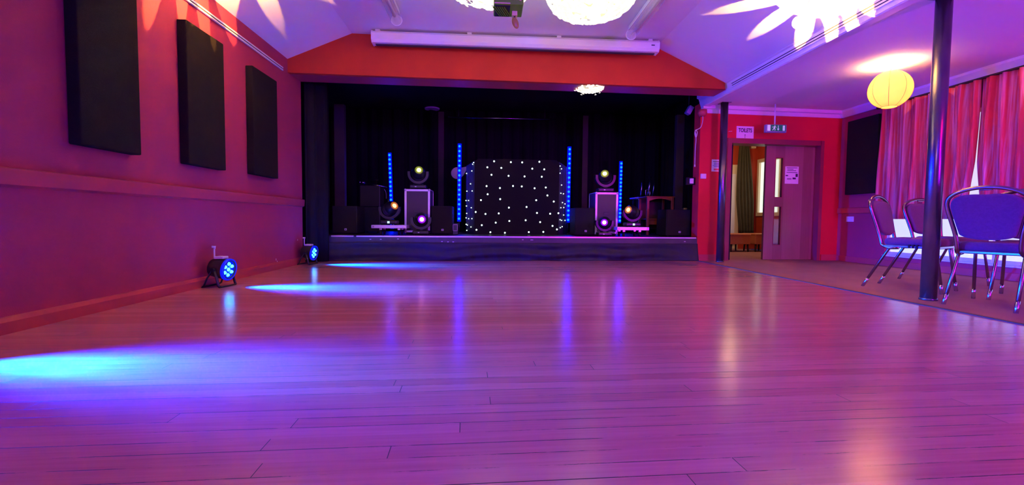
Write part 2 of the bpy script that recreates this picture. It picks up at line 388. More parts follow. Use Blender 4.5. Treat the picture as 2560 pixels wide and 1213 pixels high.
# right wall with low windows
WY0, WY1, WZ0, WZ1 = 2.2, ptx(2212,600,XR).y, ptx(2300,642,XR).z-.015, 2.05
bm = new()
add_box(bm, (XR,YB,0), (XR+.15,7.7,WZ0)); add_box(bm, (XR,YB,WZ1), (XR+.15,7.7,ZA+.05)); add_box(bm, (XR,YB,WZ0), (XR+.15,WY0,WZ1)); add_box(bm, (XR,WY1,WZ0), (XR+.15,7.7,WZ1))
struct('wall_right', bm, 'red_paint')
bm = new()
for (a, b, c, d) in ((WY0,WY1,WZ0,WZ0+.05),(WY0,WY1,WZ1-.05,WZ1),(WY0,WY0+.05,WZ0+.05,WZ1-.05),(WY1-.05,WY1,WZ0+.05,WZ1-.05)): add_box(bm, (XR+.03,a,c), (XR+.09,b,d))
for k in (1,2): y = WY0+(WY1-WY0)*k/3; add_box(bm, (XR+.045,y-.02,WZ0+.05), (XR+.09,y+.02,WZ1-.05))
w1 = struct('window_1', bm, 'white_gloss')
bm = new(); add_box(bm, (XR+.05,WY0+.04,WZ0+.04), (XR+.07,WY1-.04,WZ1-.04)); obj('pane', bm, 'glass_lit', w1)
bm = new(); add_box(bm, (XR-.012,WY0-.03,WZ0-.02), (XR+.05,WY1+.03,WZ0), bevel=.006); struct('trim_8', bm, 'white_gloss')
bm = new(); add_prism(bm, [(XR,WY1+.05,.79),(XR-.02,WY1+.05,.80),(XR-.02,WY1+.05,.88),(XR,WY1+.05,.89)], (0,yback(XR)-WY1-.05,0)); struct('trim_9', bm, 'red_gloss')
bm = new(); add_box(bm, (XR-.018,YB,0), (XR,yback(XR),.09), bevel=.005); struct('baseboard_right', bm, 'red_gloss')
# wall behind the viewer
bm = new(); add_box(bm, (XL-.15,YB-.15,0), (XR+.15,YB,3.4)); struct('wall_rear', bm, 'red_paint')

# foyer seen through the doorway
FY = 10.6
bm = new(); add_box(bm, (4.08, FY, 0), (7.2, FY+.1, 2.8)); struct('wall_foyer_back', bm, 'foyer_red')
FXR = pt(1892,450,FY).x
FWY0, FWY1 = 8.9, FY-.05
bm = new(); add_box(bm, (FXR, 7.75, 0), (FXR+.1, FWY0, 2.8)); add_box(bm, (FXR, FWY1, 0), (FXR+.1, FY, 2.8)); add_box(bm, (FXR, FWY0, 0), (FXR+.1, FWY1, .78)); add_box(bm, (FXR, FWY0, 2.1), (FXR+.1, FWY1, 2.8)); struct('wall_foyer_right', bm, 'foyer_red')
bm = new(); add_box(bm, (4.08, 7.6, 2.5), (7.2, FY+.1, 2.6)); struct('ceiling_foyer', bm, 'white_paint')
bm = new()
for (a, b, c, d) in ((FWY0,FWY1,.78,.86),(FWY0,FWY1,2.02,2.1),(FWY0,FWY0+.07,.86,2.02),(FWY1-.07,FWY1,.86,2.02)): add_box(bm, (FXR-.03,a,c), (FXR+.06,b,d))
add_box(bm, (FXR-.02,(FWY0+FWY1)/2-.03,.86), (FXR+.05,(FWY0+FWY1)/2+.03,2.02))
w2 = struct('window_2', bm, 'cream')
bm = new(); add_box(bm, (FXR+.02,FWY0+.05,.84), (FXR+.03,FWY1-.05,2.05)); obj('pane', bm, 'day_pane', w2)
bm = new(); p0, p1 = pt(1796,412,FY), pt(1838,632,FY); add_box(bm, (p0.x,FY-.06,0), (p1.x+.02,FY,p0.z), bevel=.008)
d2 = struct('door_2', bm, 'cream')
bm = new(); add_box(bm, (p0.x+.1,FY-.075,.1), (p1.x-.08,FY-.06,p0.z-.22), bevel=.006); obj('door_panel', bm, 'white_plastic', d2)

# ------------------------------------------------------------------ left wall: acoustic panels, trunking
PX = XL + .08
def acoustic_panel(label, y0, y1, z0, z1):
    bm = new(); add_box(bm, (XL+.002, y0, z0), (PX, y1, z1), bevel=.008)
    o = obj('acoustic_panel', bm, 'panel_fabric'); tag(o, label, 'acoustic panel', 'black acoustic panels on the walls'); return o
q = [ptx(194,100,PX).y, ptx(352,300,PX).y, ptx(470,250,PX).y, ptx(562,250,PX).y, ptx(634,300,PX).y, ptx(694,300,PX).y]
acoustic_panel('black fabric acoustic panel on the left wall, nearest the viewer', q[0], q[1], 1.085, 2.29)
acoustic_panel('black fabric acoustic panel on the left wall, middle of three', q[2], q[3], 1.09, 2.29)
acoustic_panel('black fabric acoustic panel on the left wall, nearest the stage', q[4], q[5], 1.11, 2.27)
yt = ptx(709,173,XL+.02).y; zt1 = ptx(705,170,XL+.02).z
t1 = thing('cable_trunking', 'white grooved cable trunking running along the top of the left wall', 'trunking', (XL, yt, zt1))
bm = new(); add_box(bm, (0,YB-yt+.3,-.022), (.012,0,.022), bevel=.003); obj('back_channel', bm, 'white_gloss', t1)
bm = new(); add_box(bm, (.012,YB-yt+.3,-.022), (.02,-.004,-.006), bevel=.002); obj('rail', bm, 'white_gloss', t1)
bm = new(); add_box(bm, (.012,YB-yt+.3,.006), (.02,-.004,.022), bevel=.002); obj('rail', bm, 'white_gloss', t1)
bm = new(); add_box(bm, (.012,YB-yt+.3,-.006), (.0135,-.01,.006)); obj('groove', bm, 'dark_groove', t1)
# trunking on the downstand
def slope_pt(f): return (XFA+.02 + .04*f, ZFA-.012 + (ZDB+.01-ZFA+.012)*f)
(xa, za), (xb, zb_) = slope_pt(.12), slope_pt(.5)
nrm = Vector((xb-xa, 0, zb_-za)).normalized(); dn = Vector((nrm.z, 0, -nrm.x))
if dn.x > 0: dn = -dn
t2 = thing('curtain_track', 'white twin-slot track along the boxed beam above the poles', 'track', (xa, 6.35, za))
for k, (a, b) in enumerate(((0,.016),(.026,.042),(.052,.068))):
    bm = new(); p = [nrm*a, nrm*b, nrm*b+dn*.012, nrm*a+dn*.012]; add_prism(bm, [v+Vector((0,YB+.3-6.35,0)) for v in p], (0, -(YB+.3-6.35), 0)); obj('rail', bm, 'white_gloss', t2)
for a, b in ((.016,.026),(.042,.052)):
    bm = new(); p = [nrm*a, nrm*b, nrm*b+dn*.004, nrm*a+dn*.004]; add_prism(bm, [v+Vector((0,YB+.3-6.35,0)) for v in p], (0, -(YB+.3-6.35)-.01, 0)); obj('groove', bm, 'dark_groove', t2)

# ------------------------------------------------------------------ right wall panel, curtains
yp0, yp1 = ptx(2192,400,XR-.07).y, ptx(2116,400,XR-.07).y
bm = new(); add_box(bm, (XR-.075, yp0, ptx(2190,482,XR-.07).z), (XR-.002, yp1, ptx(2190,286,XR-.07).z), bevel=.008)
tag(obj('acoustic_panel', bm, 'panel_fabric'), 'black fabric acoustic panel beside the crimson curtain on the right wall', 'acoustic panel', 'black acoustic panels on the walls')
def right_curtain(label, y0, y1, seed, tilt):
    rnd = random.Random(seed); ph = [rnd.uniform(0, 6.28) for _ in range(6)]
    zt_, zb_ = ZA-.139, ptx(2240,548,XR-.1).z
    def f(u, v):
        y = y0 + (y1-y0)*u; z = zb_ + (zt_-zb_)*v
        a = .022 + .018*(1-v)
        x = XR-.09 + a*math.sin(y*34+ph[0]+.6*math.sin(y*5+ph[1])) + .012*math.sin(y*83+ph[2]+v) 
        yy = y + .015*math.sin(z*3+ph[3]+y*9)
        w_ = (u if tilt > 0 else 1-u)**3
        yy += w_*(abs(tilt)/tilt)*(-.004-max(0., ZGAP-z)*.09)
        return Vector((x, yy, z))
    n = int(abs(y1-y0)*70)
    o = obj('window_curtain', sheet(f, n, 24, .006), 'streak_curtain')
    return tag(o, label, 'curtain', 'crimson curtains on the right wall')
yA = ptx(2193,500,XR-.09).y; yC = ptx(2437,450,XR-.09).y; ZGAP = ptx(2437,408,XR-.09).z
right_curtain('crimson curtain with pale streaks, from the black panel to the lit gap', yC, yA, 1, -1)

right_curtain('crimson curtain with pale streaks, on the viewer side of the lit gap', 2.3, yC, 2, 1)
bm = new(); add_box(bm, (XR-.10, 2.2, ZA-.135), (XR-.06, yA+.03, ZA-.115)); add_cyl(bm, (XR-.08,yA+.02,ZA-.125), (XR-.08,yA+.08,ZA-.125), .025)
tag(obj('curtain_rail', bm, 'dark_wood'), 'dark curtain rail under the cornice on the right wall', 'curtain rail')
o = thing('wall_socket', 'white double socket plate on the right wall under the black panel', 'socket', (XR, ptx(2126,548,XR).y, ptx(2126,548,XR).z))
bm = new(); add_box(bm, (-.012,-.075,-.043), (0,.075,.043), bevel=.004); obj('face_plate', bm, 'white_plastic', o)
for s in (-1,1):
    bm = new(); add_box(bm, (-.018,s*.035-.012,.006), (-.012,s*.035+.012,.026), bevel=.002); obj('rocker', bm, 'ivory_plastic', o)

# ------------------------------------------------------------------ poles
def pole(label, px, py):
    p = ptz(px, py, 0)
    r = thing('support_pole', label, 'pole', (p.x, p.y, 0), 0, 'black support poles')
    bm = new(); add_cyl(bm, (0,0,0), (0,0,ZA), .056, seg=40); obj('shaft', bm, 'pole_black', r)
    bm = new(); add_lathe(bm, [(0,0),(.062,0),(.062,.012),(.057,.02),(0,.02)], 40); obj('base_collar', bm, 'pole_black', r)
    bm = new(); add_box(bm, (-.075,-.075,ZA-.006), (.075,.075,ZA)); obj('top_plate', bm, 'pole_black', r)
    return r
pole('black round steel pole close by, in front of the banquet chairs', 2320, 750)
pole('black round steel pole at the end of the stage, beside the doorway', 1799, 655)

# ------------------------------------------------------------------ ceiling pieces
# projection screen case
ks = .012
a, b = onk(936,82,6.2,ks), onk(1638,110,6.2,ks)
zc_ = (a.z+b.z)/2
sw = b.x-a.x
h = .155
scr = thing('projection_screen', 'long white projection screen case fixed above the stage opening', 'projection screen', (a.x, a.y-.02, zc_), math.atan(ks))
bm = new(); add_prism(bm, [(0,0,0),(0,-.09,-.01),(0,-.115,-.04),(0,-.115,-.115),(0,-.09,-.15),(0,-.02,-h),(0,.03,-h),(0,.03,0)], (sw,0,0)); obj('case', bm, 'white_gloss', scr)
for x0, x1 in ((-.012,0.),(sw,sw+.012)):
    bm = new(); add_prism(bm, [(x0,.005,.005),(x0,-.092,-.004),(x0,-.12,-.038),(x0,-.12,-.118),(x0,-.092,-.155),(x0,-.02,-h-.005),(x0,.033,-h-.005),(x0,.033,.005)], (x1-x0,0,0)); obj('end_cap', bm, 'white_plastic', scr)
for f in (.015,.33,.645,.975):
    bm = new(); add_box(bm, (sw*f-.03,-.06,0), (sw*f+.03,.03,.035), bevel=.004); obj('bracket', bm, 'white_gloss', scr)
bm = new(); add_box(bm, (.03,-.05,-h-.012), (sw-.03,.0,-h)); obj('screen_slot', bm, 'dark_groove', scr)
bm = new(); add_box(bm, (sw-.10,-.117,-.082), (sw-.055,-.114,-.07)); obj('badge', bm, 'ink', scr)
# tube lights
def tube_light(label, p1, p0):
    r = thing('tube_light', label, 'ceiling light', p1, 0, 'clear tube lights on the ceiling')
    d = Vector(p0)-Vector(p1)
    bm = new(); add_cyl(bm, (0,0,0), d, .062, seg=24); obj('clear_cover', bm, 'tube_clear', r)
    bm = new(); add_cyl(bm, (0,.001,0), (0,-.02,0), .066, seg=24); obj('end_cap', bm, 'white_plastic', r)
    bm = new(); add_cyl(bm, d*.03, d*.98, .018, seg=12); obj('lamp_tube', bm, 'tube_white', r)
    bm = new(); add_box(bm, (-.04,-.03,.055), (.04,d.y+.03,.10), bevel=.004); obj('backplate', bm, 'white_gloss', r)
zl = zflat-.11
p1 = ptz(992,52,zl); tube_light('clear plastic tube light catching yellow glare, left of the projector', p1, (p1.x, 1.2, zl))
p1 = ptz(1577,88,zl); tube_light('grey clear plastic tube light, right of the bead lamps', p1, (p1.x, 1.2, zl))
# projector hanging from the ceiling
pj = ptz(1272, 20, 2.62); PJ = Vector((pj.x, 3.55, 0)); 
PJ = pt(1272, 11, 3.55)
w = .112
pr = thing('projector', 'dark green projector hanging from the ceiling between the bead lamps', 'projector', (PJ.x, PJ.y, PJ.z))
bm = new(); add_box(bm, (-w,0,0), (w,.22,.15), bevel=.008); obj('body', bm, 'projector_lit_green', pr)
bm = new(); add_box(bm, (-w+.008,.012,-.005), (.012,.205,.001), bevel=.002); obj('vent_panel', bm, 'light_black', pr)
for k in range(6):
    M = Matrix.Translation((-w+.022+k*.017,.108,-.006)) @ Matrix.Rotation(-.35,4,'Z')
    bm = new(); add_box(bm, (-.0035,-.08,-.004), (.0035,.08,.002), M); obj('vent_slat', bm, 'projector_lit_green', pr)
bm = new(); add_box(bm, (-w+.005,-.004,.004), (.012,0,.011)); obj('trim_line', bm, 'lamp_yellow_plastic', pr)
for k in range(6):
    bm = new(); add_cyl(bm, (.0+k*.014,-.005,.036), (.0+k*.014,0,.036), .0035, seg=8); obj('button', bm, 'lamp_yellow_plastic', pr)
bm = new(); add_cyl(bm, (.088,-.007,.036), (.088,0,.036), .009, seg=14); obj('dial', bm, 'lamp_yellow_plastic', pr)
bm = new(); add_box(bm, (.03,.10,-.035), (.072,.15,.0), bevel=.004); obj('lens_bracket', bm, 'lamp_yellow_plastic', pr)
M = Matrix.Translation((.058,.12,-.085)) @ Matrix.Rotation(-.35,4,'Y')
bm = new(); add_sphere(bm, (0,0,0), .046, 24, 12, (.55,.3,1.), M); obj('lens_cap', bm, 'tan_disc', pr)
bm = new(); add_cyl(bm, (.05,.12,-.03), (.053,.12,-.05), .006, seg=8); obj('cap_strap', bm, 'light_black', pr)
bm = new(); add_cyl(bm, (0,.11,.15), (0,.11,zflat-PJ.z), .03, seg=16); obj('mount_pole', bm, 'white_plastic', pr)

# bead lamps: round pendants built of small discs
def bead_lamp(name, label, c, R, H, n, dr, seed, lit=True, flower=False):
    rnd = random.Random(seed)
    r = thing(name, label, 'ceiling light', c, 0, 'bead ceiling lamps')
    bm = new(); add_lathe(bm, [(0,-H*.82),(R*.5,-H*.78),(R*.72,-H*.5),(R*.85,-.02),(R*.85,0),(0,0)], 28); obj('glowing_core', bm, 'lamp_core', r)
    bm = new(); add_lathe(bm, [(0,0),(R*.95,0),(R*.95,.03),(0,.03)], 28); obj('ceiling_plate', bm, 'white_gloss', r)
    bm = new()
    for k in range(n):
        a = rnd.uniform(0, 2*PI); v = rnd.uniform(0, 1)**.8
        th = v*PI*.5
        p = Vector((math.cos(a)*R*math.cos(th)**.6, math.sin(a)*R*math.cos(th)**.6, -H*math.sin(th)**1.0))
        nm = Vector((p.x/R, p.y/R, p.z/H - .15)).normalized() + Vector((rnd.uniform(-.3,.3), rnd.uniform(-.3,.3), rnd.uniform(-.3,.3)))
        q = nm.to_track_quat('Z','Y').to_matrix().to_4x4()
        rr = dr*rnd.uniform(.8,1.15)
        M = Matrix.Translation(p) @ q
        if flower:
            for j in range(5):
                cc = Vector((math.cos(j*1.2566)*rr*.8, math.sin(j*1.2566)*rr*.8, 0))
                add_lathe(bm, [(0,.003),(rr*.62,.003),(rr*.62,-.003),(0,-.003)], 10, M @ Matrix.Translation(cc))
        else: add_lathe(bm, [(0,.003),(rr,.003),(rr,-.003),(0,-.003)], 10, M)
    for k in range(16):
        a = rnd.uniform(0, 2*PI); rr = R*rnd.uniform(1.0, 1.12); q = Vector((math.cos(a)*.5, math.sin(a)*.5, -1)).to_track_quat('Z','Y').to_matrix().to_4x4()
        z_ = -rnd.uniform(.01,.05); M = Matrix.Translation((math.cos(a)*rr, math.sin(a)*rr, z_)) @ q
        add_lathe(bm, [(0,.003),(dr*.8,.003),(dr*.8,-.003),(0,-.003)], 10, M); add_tube(bm, [(math.cos(a)*R*.8, math.sin(a)*R*.8, 0.0), (math.cos(a)*rr, math.sin(a)*rr, z_)], .0015, 5)
    o = obj('shell_discs', bm, 'lamp_disc', r); o['kind'] = 'stuff'
    return r
zL = zflat-.03
p = ptz(1478,8,zflat-.16); L_A = Vector((p.x, p.y, zL)); bead_lamp('bead_lamp', 'large lit ceiling lamp of overlapping round beads, right of the projector', L_A, .475, .245, 560, .034, 3)
p = ptz(1226,-30,zflat-.14); L_B = Vector((p.x, p.y, zL)); bead_lamp('bead_lamp', 'lit ceiling lamp of flower-shaped beads, behind and left of the projector', L_B, 0.46, .20, 150, .040, 5, flower=True)
p = onk(1475,208,YBEAM+.21,KB); bead_lamp('bead_lamp', 'small lit bead lamp tucked under the beam over the stage', (p.x, ybeam(p.x)+.22, zb+.004), .195, .035, 150, .018, 8)

# star-burst lamps close under the sloping ceiling
def burst_lamp(label, c, nn, petals, hgt, t0d, watts):
    nrm_ = Vector(nn).normalized()                                  # into the room
    c = Vector(c)
    q = nrm_.to_track_quat('Z','Y'); RS = .06
    r = thing('starburst_lamp', label, 'ceiling light', c, 0, 'starburst ceiling lamps'); r.rotation_mode = 'QUATERNION'; r.rotation_quaternion = q
    bm = new(); O = Vector((0,0,hgt)); n = len(petals); t0 = math.radians(t0d)
    def P(th, ph): return O + RS*Vector((math.sin(th)*math.cos(ph), math.sin(th)*math.sin(ph), -math.cos(th)))
    T = [t0 + (math.radians(115)-t0)*i/36 for i in range(37)]
    def wid(k, th):
        az, hw, te = petals[k]; te = math.radians(te); hw = math.radians(hw)
        if th >= te: return 0.
        f = (th-t0)/(te-t0); return hw*(max(0., 1-f**2.2))**.5*(1-.35*f)
    for k in range(n):
        a0 = math.radians(petals[k][0]); a1 = math.radians(petals[(k+1) % n][0]); 
        if a1 <= a0: a1 += 2*PI
        prev = None
        for th in T:
            l = a0+wid(k, th); rr = a1-wid((k+1) % n, th)
            row = [bm.verts.new(P(th, l+(rr-l)*j/4)) for j in range(5)]
            if prev:
                for j in range(4): bm.faces.new((prev[j], prev[j+1], row[j+1], row[j]))
            prev = row
    bmesh.ops.remove_doubles(bm, verts=bm.verts[:], dist=1e-5)
    obj('slotted_collar', bm, 'burst_shade', r)
    bm = new(); prof_ = [(RS*math.sin(math.radians(115)), hgt-RS*math.cos(math.radians(115)))]
    for d in (125,140,155,168,180): prof_.append((RS*1.0*math.sin(math.radians(d))*1.02, hgt-RS*math.cos(math.radians(d))))
    prof_[-1] = (0, prof_[-1][1]); add_lathe(bm, prof_, 32); obj('glass_bowl', bm, 'burst_shade', r)
    bm = new(); add_cyl(bm, (0,0,0), (0,0,.012), .03, seg=20); obj('ceiling_rose', bm, 'white_gloss', r)
    bm = new(); add_cyl(bm, (0,0,.012), (0,0,hgt-.01), .004, seg=10); obj('lamp_holder', bm, 'white_gloss', r)
    l = bpy.data.lights.new('burst_light', 'POINT'); l.energy = watts; l.color = (1., .50, .08); l.shadow_soft_size = .0008
    lo = bpy.data.objects.new('burst_light', l); COL.objects.link(lo); lo.location = c + nrm_*hgt
    return r
mat('burst_collar', (.5,.45,.35), .6)
def azs(nn, dirs):                           # world directions -> azimuth in the lamp's own frame
    q = Vector(nn).normalized().to_track_quat('Z','Y').inverted()
    out = []
    for d, hw, te in dirs:
        v = q @ Vector(d); out.append((math.degrees(math.atan2(v.y, v.x)) % 360, hw, te))
    return sorted(out)
sl = (zflat-ZFA)/(cr_.x-XFA); nR = (sl, 0, -1.) 
sL = (zflat-zt)/(cl.x-XL); nL = (sL, 0, -1.)
rnd = random.Random(11)
def ring(base, n=13, jit=4):
    out = []
    for k in range(n):
        a = 2*PI*k/n + base; d = (math.cos(a), math.sin(a), 0)
        out.append((d, 10.5, rnd.choice((76,80,83,85,86.2))))
    return out
def on_slope(d, nn):  # put a horizontal direction into the slope plane
    nn = Vector(nn).normalized(); d = Vector(d); d.z = -(d.x*nn.x+d.y*nn.y)/nn.z; return d
dR = [(on_slope(d, nR), w_, (te-82)*.8+71.5 if d[0] < .3 else rnd.choice((68,74,80,86))) for d, w_, te in ring(.1)]
dL = [(on_slope(d, nL), w_, (te-82)*.6+76.5 if d[0] > -.3 else rnd.choice((90,96,103,108))) for d, w_, te in ring(.32)]
def on_right(x, y): return (x, y, ZFA+(x-XFA)*sl)
def on_left(x, y): return (x, y, zt+(x-XL)*sL)
burst_lamp('starburst pendant lamp on the right slope, throwing yellow rays over the boxed beam', on_right(3.0, 4.2), nR, azs(nR, dR), .31, 52, 240.)
burst_lamp('starburst ceiling lamp on the left slope, throwing yellow rays down the wall', on_left(-2.1, 4.2), nL, azs(nL, dL), .28, 56, 165.)

# paper lantern under the aisle ceiling
LY = 5.2
lc = pt(2225, 224, LY); LR = .212
lc.z = min(lc.z, ZA-LR*.92-.03)
lan = thing('paper_lantern', 'glowing yellow paper lantern under the aisle ceiling', 'lantern', lc)
bm = new(); prof_ = []
for i in range(33):
    a = math.radians(-70 + 132*i/32); prof_.append((LR*math.cos(a)*1.0, LR*1.02*math.sin(a)))
add_lathe(bm, prof_, 16); o = obj('paper_globe', bm, 'lantern_paper', lan)
for k in range(8):
    a = 2*PI*k/8; bm = new(); add_tube(bm, [(LR*1.004*math.cos(math.radians(e))*math.cos(a), LR*1.004*math.cos(math.radians(e))*math.sin(a), LR*1.024*math.sin(math.radians(e))) for e in range(-70,63,6)], .0022, 6); obj('rib', bm, 'lantern_rim', lan)
bm = new(); add_lathe(bm, [(.075,-LR*.965),(.079,-LR*.965),(.079,-LR*.93),(.075,-LR*.93),(.075,-LR*.965)], 32); obj('bottom_ring', bm, 'lantern_rim', lan)
bm = new(); add_cyl(bm, (0,0,LR*.5), (0,0,ZA-lc.z), .006, seg=8); obj('cord', bm, 'cord_white', lan)
bm = new(); add_sphere(bm, (0,0,.03), .03); mat('bulb', (.9,.9,.9), .3, emit=(1.,.8,.4), estr=25.); obj('bulb', bm, 'bulb', lan)

# ------------------------------------------------------------------ banquet chairs
def back_plane(y0, z): return y0 - .02 - (z-.42)*.24          # the back leans away as it rises
BY = -.20
def bp3(x, z, off=0.): return Vector((x, back_plane(BY, z)+off, z))
def outline():
    # half outline of the back frame from the seat rail up and over the crown
    half = [(.182,.40),(.178,.47),(.186,.56),(.206,.66),(.224,.75),(.227,.805),(.208,.85),(.155,.886),(.075,.91),(0,.917)]
    return half
def smooth_path(p, n=4):
    out = []
    for i in range(len(p)-1):
        p0, p1, p2, p3 = p[max(i-1,0)], p[i], p[i+1], p[min(i+2,len(p)-1)]
        for k in range(n):
            t_ = k/n
            out.append(.5*((2*p1)+(-p0+p2)*t_+(2*p0-5*p1+4*p2-p3)*t_*t_+(-p0+3*p1-3*p2+p3)*t_**3))
    out.append(p[-1]); return out
def make_chair(label):
    r = thing('banquet_chair', label, 'chair', (0,0,0), 0, 'banquet chairs beside the pole')
    bm = new(); add_box(bm, (-.205,-.20,.425), (.205,.235,.50), bevel=.03, seg=3); obj('seat', bm, 'chair_fabric', r, smooth=True)
    bm = new(); add_box(bm, (-.2,-.205,.405), (.2,.22,.43), bevel=.006); obj('seat_frame', bm, 'chair_metal', r)
    # padded back
    half = [(.150,.548),(.166,.585),(.183,.66),(.200,.74),(.203,.79),(.186,.83),(.14,.858),(.07,.866)]
    pts2 = [Vector((0,.517,0))]+[Vector((.08,.523,0))]+[Vector((x,z,0)) for x, z in half]+[Vector((0,.862,0))]
    sm = smooth_path(pts2, 4)
    loop = [(p.x,p.y) for p in sm]+[(-p.x,p.y) for p in sm[-2:0:-1]]
    bm = new(); cx_, cz_ = 0, .69; layers = []
    for off, s in ((.030,.86),(.026,.95),(.012,1.),(-.012,1.),(-.02,.96),(-.023,.88)):
        layers.append([bm.verts.new(bp3(x*s, cz_+(z-cz_)*s, off)) for x, z in loop])
    for A, B in zip(layers, layers[1:]):
        for k in range(len(loop)):
            j = (k+1) % len(loop); f = bm.faces.new((A[k],A[j],B[j],B[k])); f.smooth = True
    bm.faces.new(layers[0]); bm.faces.new(layers[-1][::-1]); obj('backrest', bm, 'chair_fabric', r)
    h3 = smooth_path([bp3(x, z) for x, z in outline()], 4)
    path = [Vector((.190,-.08,.405)), Vector((.188,-.15,.40)), Vector((.184,-.19,.41))]+h3[2:]
    path += [Vector((-p.x, p.y, p.z)) for p in path[-2::-1]]
    bm = new(); add_tube(bm, path, .0155, 10); obj('back_frame', bm, 'chair_metal', r)
    bm = new(); add_box(bm, (-.035,-.008,-.010), (.035,.008,.010), Matrix.Translation(bp3(0,.902))@Matrix.Rotation(.24,4,'X'), bevel=.004); obj('hand_grip', bm, 'chair_metal', r)
    for sx in (-1,1):
        for top, foot in (((sx*.185,.19,.415),(sx*.2,.25,0)), ((sx*.185,-.15,.415),(sx*.2,-.36,0))):
            top, foot = Vector(top), Vector(foot)
            bm = new(); add_tube(bm, [top, top.lerp(foot,.06), foot+Vector((0,0,.004))], .0125, 10); lg = obj('leg', bm, 'chair_metal', r)
            bm = new(); add_tube(bm, [top.lerp(foot,.80), top.lerp(foot,.86), foot], .0145, 10); obj('foot_cap', bm, 'chair_cap', lg)
    for sx in (-1,1):
        bm = new()
        for k in range(3): add_box(bm, (sx*.2-.006, -.01+k*.028, .405), (sx*.2+.008, .008+k*.028, .44), bevel=.002)
        obj('stack_bumper', bm, 'rubber', r)
    return r
def face(d): return math.atan2(-d[0], d[1])     # rotate local +Y to direction d
def seat_at(rl, rr, dvec):
    # rear feet are at local y=-.36
    m_ = (Vector(rl)+Vector(rr))/2; d = Vector(dvec).normalized(); return (m_.x+d.x*.36, m_.y+d.y*.36, 0), face(d)
ch = make_chair('plum banquet chair seen from behind, its back lit blue, close to the pole')
dC = Vector((.9,.436)); loc, rz = seat_at((3.622,3.453),(3.813,3.061), dC); ch.location = loc; ch.rotation_euler = (0,0,rz)
dA = Vector((.49,-.87)); loc, rz = seat_at((3.777,4.425),(4.203,4.664), dA); dup(ch, loc, rz, 'plum banquet chair turned sideways, leftmost, its chrome legs glinting blue')
dB = Vector((.05,-1)); loc, rz = seat_at((5.17,5.05),(4.75,5.05), dB); dup(ch, loc, rz, 'plum banquet chair partly hidden behind the near pole, facing the hall')
dD = Vector((.84,.55)); loc, rz = seat_at((4.23,3.64),(4.46,3.29), dD); dup(ch, loc, rz, 'plum banquet chair hidden behind the blue-lit chair, only its legs showing')

# ------------------------------------------------------------------ signs on the end wall
def wframe(px, py, off=.004):
    p = onk(px, py, 7.10, .066); p.y -= off
    return Matrix.Translation(p) @ Matrix.Rotation(math.atan(.066), 4, 'Z')
def wsize(x0, x1, y0, y1):
    a, b = onk(x0, (y0+y1)/2, 7.10, .066), onk(x1, (y0+y1)/2, 7.10, .066); c, d = onk((x0+x1)/2, y0, 7.10, .066), onk((x0+x1)/2, y1, 7.10, .066)
    return b.x-a.x, c.z-d.z
def wallthing(name, label, cat, px, py):
    M = wframe(px, py, 0); r = thing(name, label, cat, M.translation, math.atan(.066)); return r
def flat(bm_fn, name, m, parent): return obj(name, bm_fn, m, parent)
w_, h_ = wsize(1841,1884,316,348)
s = wallthing('paper_sign', 'white paper sign reading TOILETS above the doorway', 'sign', 1862.5, 332)
bm = new(); add_box(bm, (-w_/2,-.004,-h_/2), (w_/2,-.001,h_/2)); obj('sheet', bm, 'paper', s)
obj('lettering', text_bm('TOILETS', .088, Matrix.Translation((0,-.0055,h_*.17)) @ RX90, .72, .0022), 'ink', s)
bm = new(); add_prism(bm, [(-.003,-.0055,-h_*.42),(.003,-.0055,-h_*.42),(.003,-.0055,-h_*.2),(.012,-.0055,-h_*.2),(0,-.0055,-h_*.12),(-.012,-.0055,-h_*.2),(-.003,-.0055,-h_*.2)], (0,.001,0)); obj('arrow', bm, 'ink', s)
# emergency exit sign hanging from the ceiling
s = thing('exit_sign', 'green emergency exit sign with running figure and down arrow, hung over the door', 'exit sign', pt(1938,321,7.1))
eh = .11; ew = .30
bm = new(); add_box(bm, (-ew/2-.02,-.03,-eh/2-.015), (ew/2+.02,.03,eh/2), bevel=.01); obj('housing', bm, 'exit_body', s)
bm = new(); add_box(bm, (-ew/2,-.034,-eh/2+.006), (ew/2,-.03,eh/2-.008)); obj('green_panel', bm, 'exit_green', s)
def ep(poly, name):
    bm = new(); add_prism(bm, [(x,-.0345,z) for x, z in poly], (0,-.0015,0)); obj(name, bm, 'exit_white', s)
ep([(-.15,-.048),(-.1,-.048),(-.1,.045),(-.15,.045)], 'door_symbol')
ep([(.1,-.042),(.135,-.042),(.135,.038),(.1,.038)], 'door_symbol')
bm = new(); add_cyl(bm, (-.028,-.0345,.030), (-.028,-.036,.030), .009, seg=14)
for poly in ([(-.045,.02),(-.022,.022),(-.028,-.008),(-.046,-.004)], [(-.046,-.002),(-.034,-.006),(-.058,-.040),(-.068,-.036)], [(-.038,-.006),(-.026,-.006),(-.018,-.022),(-.022,-.042),(-.03,-.042),(-.028,-.024)], [(-.045,.02),(-.046,.012),(-.068,.006),(-.074,.014)], [(-.024,.022),(-.024,.013),(-.006,.004),(-.002,.010)]):
    add_prism(bm, [(x,-.0345,z) for x, z in poly], (0,-.0015,0))
obj('running_figure', bm, 'exit_white', s)
ep([(.022,.038),(.032,.038),(.032,-.012),(.046,-.012),(.027,-.042),(.008,-.012),(.022,-.012)], 'arrow')
bm = new(); add_cyl(bm, (-.01,0,eh/2), (-.01,0,ZA-s.location.z), .011, seg=12); obj('drop_rod', bm, 'white_plastic', s)
